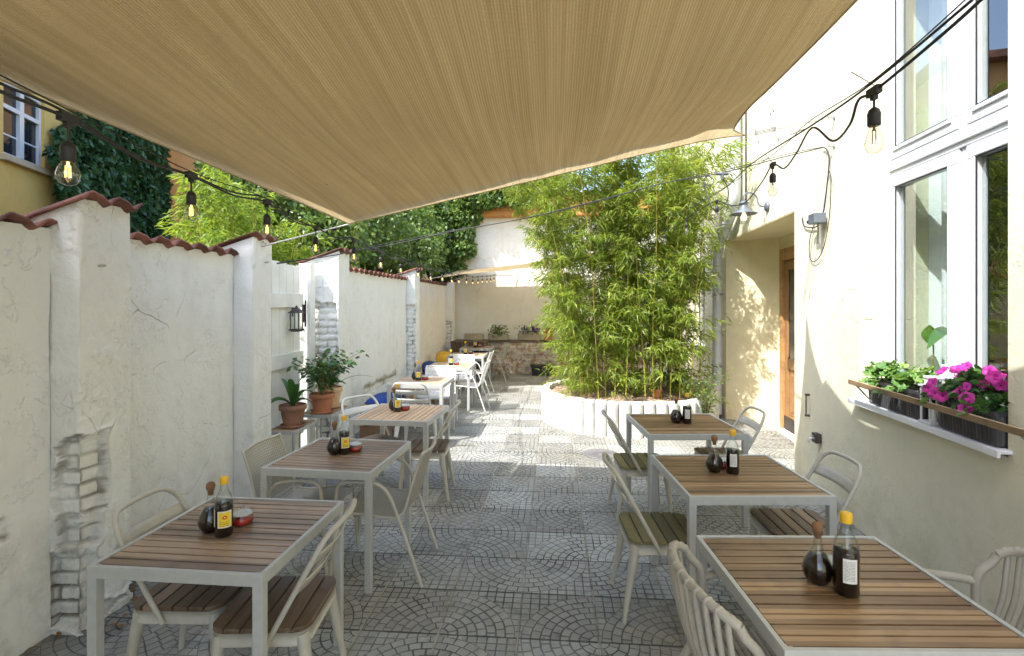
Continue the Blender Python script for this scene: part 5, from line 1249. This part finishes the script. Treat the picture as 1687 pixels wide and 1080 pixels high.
def strap(t, n, L, W, z0, mat='potleaf', spread=1.0, seed=1):
    q = random.Random(seed)
    for i in range(n):
        az = i/n*2*PI+q.uniform(-.3, .3); el = q.uniform(0.55, 1.25); l = L*q.uniform(0.7, 1.1); m = MB(); d = Vector((math.cos(az), math.sin(az), 0)); sd_ = Vector((-math.sin(az), math.cos(az), 0))
        def fn(u, v, d=d, sd_=sd_, el=el, l=l, m_=W*q.uniform(.8, 1.1)):
            s = v; x = l*s*math.cos(el)*spread+0.25*l*s*s*spread; z = l*s*math.sin(el)-0.42*l*s**2.6*math.cos(el)*1.6
            w_ = m_*(math.sin(PI*min(1, 0.12+0.88*s))**0.6 if s < 1 else 0.0); 
            return d*x+sd_*((u-0.5)*w_)+Vector((0, 0, z0+z+abs(u-0.5)*w_*0.5))
        m.plate(fn, 2, 10); m.build('leaf', mat, t)
def shrub(t, z0, H, R, nleaf, L, W, seed=1, mat='potleaf', nst=9, base=(0, 0)):
    q = random.Random(seed); B = []; D = []; m = MB()
    for i in range(nst):
        az = i/nst*2*PI+q.uniform(-.4, .4); rr = R*q.uniform(0.45, 1.0); hh_ = H*q.uniform(0.6, 1.0)
        if i == 0: rr *= 0.2; hh_ = H*1.05
        b = Vector((base[0], base[1], z0)); tip = b+Vector((math.cos(az)*rr, math.sin(az)*rr, hh_)); mid_ = b.lerp(tip, 0.5)+Vector((-math.cos(az)*rr*0.18, -math.sin(az)*rr*.18, hh_*0.12))
        pts = smoothpath([b, mid_, tip], 8); m.tube(pts, [0.006*(1-0.8*k/(len(pts)-1)) for k in range(len(pts))], 5)
        k_ = max(1, nleaf//nst)
        for k in range(k_):
            s = q.uniform(0.3, 1.0); p = pts[int(s*(len(pts)-1))]; a2 = q.uniform(0, 2*PI); e2 = q.uniform(-0.5, 0.6)
            d = Vector((math.cos(a2)*math.cos(e2), math.sin(a2)*math.cos(e2), math.sin(e2)))
            B.append(p+d*q.uniform(0.0, 0.05)*R/0.2); D.append(d)
    m.build('stems', 'twig', t)
    n = len(B); leaf_mesh('foliage', B, D, rdir(n, -0.4, 0.4), RNG.uniform(.7, 1.2, n)*L, RNG.uniform(.8, 1.15, n)*W, mat, t, 'broad', 0.25)
p1 = make_pot('potted_clivia', (-2.54, 4.86, 0.56), 0.125, 0.215, 'terracotta_dark', 'broad strap leaved clivia in an old dark terracotta pot on the low stand', 'potted plant')
strap(p1, 9, 0.46, 0.065, 0.19, spread=0.55, seed=3)
p2 = make_pot('potted_ficus', (-2.46, 5.33, 0.60), 0.128, 0.205, 'terracotta', 'small leaved ficus in a terracotta pot with saucer on the taller stand', 'potted plant')
shrub(p2, 0.18, 0.42, 0.38, 300, 0.068, 0.040, 5, nst=13)
p3 = make_pot('potted_shrub', (-2.50, 5.62, 0.60), 0.13, 0.225, 'terracotta_pale', 'leafy shrub in a pale clay pot standing behind the ficus', 'potted plant')
shrub(p3, 0.2, 0.42, 0.36, 230, 0.07, 0.042, 9, nst=11); strap(p3, 6, 0.42, 0.018, 0.2, spread=1.2, seed=8)
# black metal lantern on the gate
lt = empty('wall_lantern', (-2.76, 5.36, 1.47), 0, 'small black metal lantern hanging on the white plank gate', 'lantern')
m = MB(); m.box((0, 0, 0.01), (0.115, 0.115, 0.018)); m.box((0, 0, -0.004), (0.09, 0.09, 0.012)); m.build('base', 'dark_iron', lt)
for sx in (-1, 1):
    for sy in (-1, 1): m = MB(); m.box((sx*0.045, sy*0.045, 0.105), (0.009, 0.009, 0.17)); m.build('post', 'dark_iron', lt)
m = MB(); vs = [(-0.07, -0.07, 0.19), (0.07, -0.07, 0.19), (0.07, 0.07, 0.19), (-0.07, 0.07, 0.19), (-0.018, -0.018, 0.24), (0.018, -0.018, 0.24), (0.018, 0.018, 0.24), (-0.018, 0.018, 0.24)]
m.add(vs, [(3, 2, 1, 0), (4, 5, 6, 7), (0, 1, 5, 4), (1, 2, 6, 5), (2, 3, 7, 6), (3, 0, 4, 7)]); m.lathe([(0.012, 0.24), (0.012, 0.262), (0.004, 0.27), (0, 0.275)], 10); m.build('roof', 'dark_iron', lt)
m = MB()
for a in range(4):
    R_ = Matrix.Rotation(a*PI/2, 3, 'Z'); m.add([R_ @ Vector(v) for v in ((-0.041, 0.044, 0.022), (0.041, 0.044, 0.022), (0.041, 0.044, 0.188), (-0.041, 0.044, 0.188))], [(0, 1, 2, 3)])
m.build('glass_panes', 'glass', lt)
m = MB(); m.tube([(-0.06, 0, 0.22), (0.0, 0, 0.255)], 0.006, 6); m.box((-0.045, 0, 0.2), (0.012, 0.02, 0.10)); m.build('bracket', 'dark_iron', lt)

# ================================================================== WINDOW SILL
def local_house(name, u, x, z, label, cat, group=None):
    p = hl(u, x, z); return empty(name, tuple(p), HA, label, cat, group)
def flower_box(u0, u1, label):
    L = u1-u0; t = local_house('window_box', (u0+u1)/2, 0.025, 1.032, label, 'window box')
    m = MB(); n = int(L/0.0125)
    def ring(z, k, ribs=True):
        out = []; hw, hl_ = 0.078*k, L/2*(0.94+0.06*k)
        base = rrect(-hw, hw, -hl_, hl_, 0.025, 4)
        P_ = [Vector((x, y, 0)) for x, y in base]; P_.append(P_[0]); res = []
        for a, b in zip(P_, P_[1:]):
            c_ = max(1, int((b-a).length/0.006))
            for i in range(c_): res.append(a.lerp(b, i/c_))
        return res, z
    levels = [(0.0, 0.84), (0.012, 0.87), (0.15, 0.97), (0.153, 1.02), (0.178, 1.04), (0.18, 1.02)]
    R0, _ = ring(0, 1.0); cnt = len(R0); vs = []
    for z, k in levels:
        for i, p in enumerate(R0):
            rib = 0.0035*math.sin(p.y*2*PI/0.026 if abs(p.x) > 0.07 else p.x*2*PI/0.026) if 0.01 < z < 0.152 else 0
            f_ = k+rib/0.078; vs.append((p.x*f_, p.y*(0.94+0.06*k)+(rib if abs(p.y) > L/2-0.01 else 0), z))
    fs = [(j*cnt+i, j*cnt+(i+1) % cnt, (j+1)*cnt+(i+1) % cnt, (j+1)*cnt+i) for j in range(len(levels)-1) for i in range(cnt)]
    m.add(vs, fs); m.add(vs[:cnt], [tuple(range(cnt))[::-1]]); m.build('trough', 'boxgrey', t)
    m = MB(); m.box((0, 0, 0.16), (0.145, L*0.97, 0.01)); m.build('soil', 'soil', t)
    return t
def foliage_dome(t, L, n, leafL, leafW, mat, zc=0.2, H=0.12, spill=0.06, seed=0, shape='broad'):
    q = random.Random(seed); B = []; D = []
    for i in range(n):
        y = q.uniform(-1, 1)*L/2*1.03; x = q.gauss(-0.01, 0.06); h = H*(1-min(1, (x/0.15)**2))*(1-0.35*abs(2*y/L)**4)*(0.75+0.3*math.sin(y*17+seed))
        z = zc+h*math.sqrt(q.random()); x2 = x-(spill if q.random() < 0.25 else 0); z2 = z-(0.05*q.random() if x2 < -0.06 else 0)
        B.append((x2, y, z2)); D.append((q.gauss(-0.45, 0.6), q.gauss(0, 0.6), q.gauss(0.35, 0.45)))
    leaf_mesh('foliage', B, D, rdir(n, -0.4, 0.4), RNG.uniform(.7, 1.2, n)*leafL, RNG.uniform(.8, 1.2, n)*leafW, mat, t, shape, 0.2)
fb1 = flower_box(3.27, 3.86, 'anthracite ribbed window box of green geranium leaves on the white sill')
q = random.Random(4); geo = MB()
for i in range(170):
    y = q.uniform(-0.33, 0.33); x = q.gauss(-0.015, 0.065); hh_ = 0.19+0.13*math.sqrt(q.random())*(1-min(1, (x/0.16)**2))*(0.8+0.25*math.sin(y*19)); 
    if x < -0.09: hh_ -= 0.05
    nrm = Vector((q.gauss(-0.45, .35), q.gauss(0, .35), 1)).normalized(); R_ = nrm.to_track_quat('Z', 'Y').to_matrix() @ Matrix.Rotation(q.uniform(0, 6.3), 3, 'Z'); rr = q.uniform(0.022, 0.042)
    n_ = 20; c = Vector((x, y, hh_)); vs = [c-nrm*0.008]
    for k in range(n_):
        a = 2*PI*k/n_+0.1; ra = rr*(1+0.10*math.cos(5*a)+0.05*math.cos(10*a)); 
        if k == 0: ra *= 0.35
        vs.append(c+R_ @ Vector((ra*math.cos(a), ra*math.sin(a), 0.007*math.cos(5*a))))
    geo.add(vs, [(0, k+1, (k+1) % n_+1) for k in range(n_)], True)
geo.build('foliage', 'geranium', fb1)
fb2 = flower_box(2.645, 3.09, 'anthracite ribbed window box of bright magenta petunias on the white sill')
foliage_dome(fb2, 0.46, 560, 0.055, 0.026, 'potleaf', 0.19, 0.17, 0.05, 2)
q = random.Random(9)
def petunia(c, nrm, r, k=0):
    m = MB(); nrm = nrm.normalized(); R_ = nrm.to_track_quat('Z', 'Y').to_matrix() @ Matrix.Rotation(q.uniform(0, 6.3), 3, 'Z'); n_ = 20; rings = [(0.12, -0.35), (0.3, -0.12), (0.65, 0.02), (1.0, 0.0)]
    vs = []
    for f_, h_ in rings:
        for k_ in range(n_):
            a = 2*PI*k_/n_; ra = r*f_*(1+(0.09*math.cos(5*a) if f_ > 0.5 else 0)); vs.append(c+R_ @ Vector((ra*math.cos(a), ra*math.sin(a), r*h_+0.07*r*math.cos(5*a)*f_)))
    fs = [(j*n_+i, j*n_+(i+1) % n_, (j+1)*n_+(i+1) % n_, (j+1)*n_+i) for j in range(3) for i in range(n_)]
    m.add(vs, fs, True); o = m.build('flower', 'petunia', fb2)
    e = MB(); e.add([c+R_ @ Vector((r*0.15*math.cos(2*PI*i/8), r*0.15*math.sin(2*PI*i/8), -0.30*r)) for i in range(8)], [tuple(range(8))]); e.build('throat', 'petunia_eye', o)
for i in range(30):
    y = q.uniform(-0.22, 0.24); x = q.uniform(-0.15, 0.06); z = 0.22+0.14*(1-abs(x+0.02)/0.2)+q.uniform(-0.06, 0.05)
    if x < -0.1: z -= 0.05
    petunia(Vector((x, y, z)), Vector((-0.8+q.gauss(0, .3), -0.55+q.gauss(0, .35), 0.5+q.gauss(0, .2))), q.uniform(0.026, 0.036))
def white_lantern(u, x, w_, h, label):
    t = local_house('candle_lantern', u, x, 1.027, label, 'lantern', None)
    m = MB(); m.box((0, 0, 0.008), (w_*1.15, w_*1.15, 0.016)); m.build('base', 'pvc', t, bevel=0.002)
    for sx in (-1, 1):
        for sy in (-1, 1): m = MB(); m.box((sx*w_*0.46, sy*w_*0.46, h*0.40), (0.009, 0.009, h*0.8-0.032)); m.build('post', 'pvc', t)
    m = MB(); m.box((0, 0, h*0.8), (w_*1.18, w_*1.18, 0.012)); m.box((0, 0, h*0.98), (w_*0.8, w_*0.8, 0.012)); 
    for k in range(5):
        for s in (-1, 1):
            y = (k-2)*w_*0.15; m.box((s*w_*0.33, y, h*0.89), (0.005, 0.006, h*0.17)); m.box((y, s*w_*0.33, h*0.89), (0.006, 0.005, h*0.17))
    for k in range(7):
        for s in (-1, 1):
            y = (k-3)*w_*0.13; m.box((s*w_*0.46, y, h*0.70), (0.004, 0.005, h*0.17)); m.box((y, s*w_*0.46, h*0.70), (0.005, 0.004, h*0.17))
    m.build('roof', 'pvc', t)
    m = MB(); m.lathe([(0.022, 0.017), (0.024, 0.02), (0.024, 0.09), (0, 0.088)], 14); m.build('candle', 'curtain', t)
    return t
white_lantern(3.178, -0.01, 0.095, 0.29, 'lower white candle lantern at the front of the sill between the two window boxes')
white_lantern(3.20, 0.105, 0.095, 0.36, 'taller white candle lantern behind, against the window glass')
rl = local_house('window_rail', 3.1, -0.15, 1.175, 'weathered thin wooden batten fixed on brackets in front of the window boxes', 'rail')
m = MB(); m.box((0, -0.35, 0), (0.018, 2.3, 0.034)); m.build('batten', 'old_wood', rl, bevel=0.002)
for y in (0.70, -0.75):
    m = MB(); m.tube([(0.0, y, -0.012), (0.10, y+0.005, -0.125), (0.16, y, -0.13)], 0.006, 6); m.build('bracket', 'steel', rl)
# plants behind the glass
m = MB(); m.b2((0.275, U0, 0.955), (0.62, U1, 0.998)); m.build('inner_sill', 'pvc', house)
hp = local_house('houseplant', 3.90, 0.40, 1.0, 'potted plant with one tall round leaf standing inside behind the left pane', 'houseplant')
m = MB(); m.lathe([(0.05, 0), (0.07, 0.11), (0.074, 0.12), (0.06, 0.12), (0, 0.11)], 20); m.build('pot', 'palisade', hp)
strap(hp, 9, 0.24, 0.06, 0.1, mat='geranium', seed=5)
m = MB(); m.tube([(0, 0, 0.1), (0.01, -0.02, 0.4), (0, -0.03, 0.5)], 0.005, 6); m.build('stem', 'culm', hp)
m = MB(); c = Vector((0, -0.03, 0.53)); vs = [c]+[c+Vector((-0.02+0.01*math.sin(3*a), 0.085*math.sin(a), 0.075*math.cos(a))) for a in [2*PI*k/18 for k in range(18)]]; m.add(vs, [(0, k+1, (k+1) % 18+1) for k in range(18)], True); m.build('leaf', 'geranium', hp)
fl = local_house('fur_basket', 3.40, 0.50, 1.0, 'cream fluffy fur heap standing inside behind the right pane', 'basket')
B = []; D = []
for i in range(2500):
    a = q.uniform(0, 2*PI); e = q.uniform(0, 1.5); d = Vector((math.cos(a)*math.cos(e), math.sin(a)*math.cos(e), math.sin(e))); B.append(d*0.14*q.uniform(.8, 1)); D.append(d+Vector((0, 0, -0.6)))
leaf_mesh('fur', B, D, rdir(2500), 0.06, 0.010, 'fleece', fl, droop=0.5)
m = MB(); m.lathe([(0.11, 0), (0.13, 0.05), (0.12, 0.1), (0, 0.14)], 20); m.build('body', 'fleece', fl)
hp2 = local_house('banana_plant', 4.1, 1.0, 0.6, 'tall banana plant with arching leaves standing inside the room', 'houseplant')
strap(hp2, 8, 1.9, 0.22, 0.3, mat='potleaf', seed=12, spread=0.7); m = MB(); m.lathe([(0.13, 0), (0.17, 0.3), (0.15, 0.3), (0, 0.28)], 20); m.build('pot', 'palisade', hp2)

# ================================================================== FAR END
def trough(px0, px1, py, label, flowers=None, seed=1):
    a, b = ray(px0, py, 13.0), ray(px1, py, 13.0); c = (a+b)/2; L = (b-a).length
    t = empty('flower_trough', (c.x, 13.02, 0.85), 0.0, label, 'flower trough')
    m = MB()
    for k in range(2): m.b2((-L/2, -0.075, 0.0+k*0.075), (L/2, -0.06, 0.068+k*0.075)); m.b2((-L/2, 0.06, 0.0+k*0.075), (L/2, 0.075, 0.068+k*0.075))
    for s in (-1, 1): m.box((s*(L/2-0.01), 0, 0.072), (0.018, 0.118, 0.14))
    m.build('boards', 'woodbox', t); m = MB(); m.box((0, 0, 0.10), (L-0.05, 0.115, 0.02)); m.build('soil', 'soil', t)
    q = random.Random(seed)
    if flowers:
        B = []; D = []
        for i in range(flowers[0]):
            s = q.random(); B.append((q.gauss(0, L*0.22), q.gauss(-0.02, 0.06), 0.12+s*0.26-q.random()*0.08)); D.append((q.gauss(0, 1), q.gauss(0, 1), q.gauss(0.3, .6)))
        leaf_mesh('foliage', B, D, rdir(len(B)), 0.05, 0.03, 'treeleaf', t, 'broad')
        if flowers[1]:
            B = []; D = []
            for i in range(26):
                c_ = Vector((q.uniform(L*0.1, L*0.5) if q.random() < .7 else q.uniform(-L*.4, 0), -0.08, 0.2+q.random()*0.2))
                for k in range(5): B.append(c_); a_ = k*2*PI/5; D.append((math.cos(a_), -0.3, math.sin(a_)))
            leaf_mesh('flowers', B, D, rdir(len(B)), 0.035, 0.032, 'violet', t, 'broad')
    return t
trough(764, 795, 558, 'empty slatted wooden trough on the ledge behind the farthest table')
trough(804, 836, 557, 'wooden trough with a bushy green plant, middle of the ledge', (380, False), 2)
trough(853, 889, 556, 'wooden trough with violet flowers on the ledge', (200, True), 3)
c = ray(903, 558, 12.98); t = empty('terracotta_planter', (c.x, 13.02, 0.85), 0, 'square terracotta planter on the ledge beside the bamboo', 'planter')
m = MB(); vs = [(sx*w_, sy*w_, z) for w_, z in ((0.11, 0), (0.135, 0.24), (0.15, 0.24), (0.15, 0.29), (0.13, 0.29)) for sx, sy in ((-1, -1), (1, -1), (1, 1), (-1, 1))]
m.add(vs, [(j*4+i, j*4+(i+1) % 4, j*4+4+(i+1) % 4, j*4+4+i) for j in range(4) for i in range(4)]+[(3, 2, 1, 0)]); m.build('pot', 'terracotta', t)
m = MB(); m.box((0, 0, 0.25), (0.26, 0.26, 0.02)); m.build('soil', 'soil', t)
for k, px in enumerate((884, 906)):
    p = at(px, 618, 0); t = empty('black_planter', (p.x, p.y, 0), 0.05*k, 'black square plastic planter on the floor, '+('left one below the violets' if k == 0 else 'right one nearest the bamboo bed'), 'planter')
    m = MB(); vs = [(sx*w_, sy*w_, z) for w_, z in ((0.10, 0), (0.13, 0.22), (0.145, 0.22), (0.145, 0.26), (0.125, 0.26)) for sx, sy in ((-1, -1), (1, -1), (1, 1), (-1, 1))]
    m.add(vs, [(j*4+i, j*4+(i+1) % 4, j*4+4+(i+1) % 4, j*4+4+i) for j in range(4) for i in range(4)]+[(3, 2, 1, 0)]); m.build('pot', 'black', t)
    m = MB(); m.box((0, 0, 0.23), (0.25, 0.25, 0.02)); m.build('soil', 'soil', t)
    B = [(random.uniform(-.1, .1), random.uniform(-.1, .1), 0.25) for i in range(40)]; leaf_mesh('seedlings', B, rdir(40, 0.2, 1), rdir(40), 0.05, 0.03, 'treeleaf', t, 'broad')
cr = empty('wooden_crate', (-2.05, 12.55, 0), 0, 'dark weathered wooden crate standing against the ledge in the far left corner', 'crate')
m = MB()
for k in range(6): m.b2((-0.42+k*0.14, -0.22, 0.0), (-0.42+k*0.14+0.125, -0.20, 0.82))
for s in (-1, 1): m.b2((s*0.41-0.01, -0.198, 0), (s*0.41+0.01, 0.2, 0.82))
m.build('boards', m_wood('grey_crate_wood', (0.10, 0.065, 0.04), (0.2, 0.14, 0.09), axis='z', rough=0.8), cr)
m = MB(); m.b2((-0.44, -0.235, 0.822), (0.44, 0.22, 0.845)); m.build('lid', m_wood('grey_crate_lid', (0.10, 0.065, 0.04), (0.2, 0.14, 0.09), rough=0.8), cr)

# manhole, bed plants, litter
p = at(990, 748, 0); mh = empty('manhole_cover', (p.x, p.y, 0), 0, 'round cast iron drain cover let into the paving near the raised bed', 'drain cover')
m = MB(); m.lathe([(0.17, 0.002), (0.20, 0.002), (0.20, 0.008), (0.17, 0.008)], 40); m.build('rim', 'manhole', mh)
m = MB(); m.lathe([(0.168, 0.004), (0.168, 0.006), (0.0, 0.0062)], 40)
for k in range(14): a = 2*PI*k/14; m.box((0.10*math.cos(a), 0.10*math.sin(a), 0.008), (0.11, 0.012, 0.005), rz=a)
m.build('cover', 'manhole', mh)
p = ray(1081, 655, 7.3); t = make_pot('small_pot', (p.x, p.y, 0.42), 0.085, 0.13, 'terracotta', 'small terracotta pot of seedlings half sunk in the raised bed', 'potted plant', saucer=False)
shrub(t, 0.1, 0.22, 0.1, 60, 0.06, 0.016, 3, nst=6)
p = ray(1112, 640, 7.4); t = empty('broadleaf_plant', (p.x, p.y, 0.42), 0, 'young bright green broad leaved plant in the raised bed beside the small pot', 'plant')
shrub(t, 0.0, 0.50, 0.26, 120, 0.085, 0.06, 7, 'geranium', 8)
p = cd(2.62, 7.0, 0); t = empty('straggly_shrub', (p.x, p.y, 0), 0, 'straggly small leaved shrub at the right end of the raised bed by the house', 'shrub')
shrub(t, 0.0, 0.95, 0.34, 900, 0.036, 0.024, 8, 'treeleaf', 22)
m = MB()
for i in range(34):
    y = random.uniform(1.9, 3.4); x = (PX if 2.54 < y < 2.88 else WX)+0.03+abs(random.gauss(0, 0.06)); R_ = Matrix.Rotation(random.uniform(0, 6), 3, 'Z') @ Matrix.Rotation(random.uniform(-.5, .5), 3, 'X'); s = random.uniform(0.012, 0.032)
    m.add([Vector((x, y, 0.012))+R_ @ Vector(v) for v in ((-s, 0, 0), (0, s*.6, .004), (s, 0, 0), (0, -s*.6, .004))], [(0, 1, 2, 3)])
for i in range(150):
    k_ = random.random()
    if k_ < 0.4: a_ = math.radians(random.uniform(100, 290)); R0_ = 1.2+abs(random.gauss(0, 0.12)); x, y = 1.02+R0_*math.cos(a_), 8.02+R0_*math.sin(a_)
    elif k_ < 0.7: q_ = hl(random.uniform(1.5, 5.3), -abs(random.gauss(0, 0.08))-0.01, 0); x, y = q_.x, q_.y
    else: x, y = random.uniform(-2.2, 2.2), random.uniform(1.5, 10)
    R_ = Matrix.Rotation(random.uniform(0, 6), 3, 'Z') @ Matrix.Rotation(random.uniform(-.4, .4), 3, 'X'); s = random.uniform(0.006, 0.022)
    m.add([Vector((x, y, 0.008))+R_ @ Vector(v) for v in ((-s, 0, 0), (0, s*.35, .003), (s, 0, 0), (0, -s*.35, .003))], [(0, 1, 2, 3)])
tag(m.build('leaf_litter', m_simple('dry_leaf', (0.24, 0.13, 0.05), 0.9, var=0.4)), 'dry brown leaves and crumbs scattered on the paving and along the wall feet', 'litter', kind='stuff')
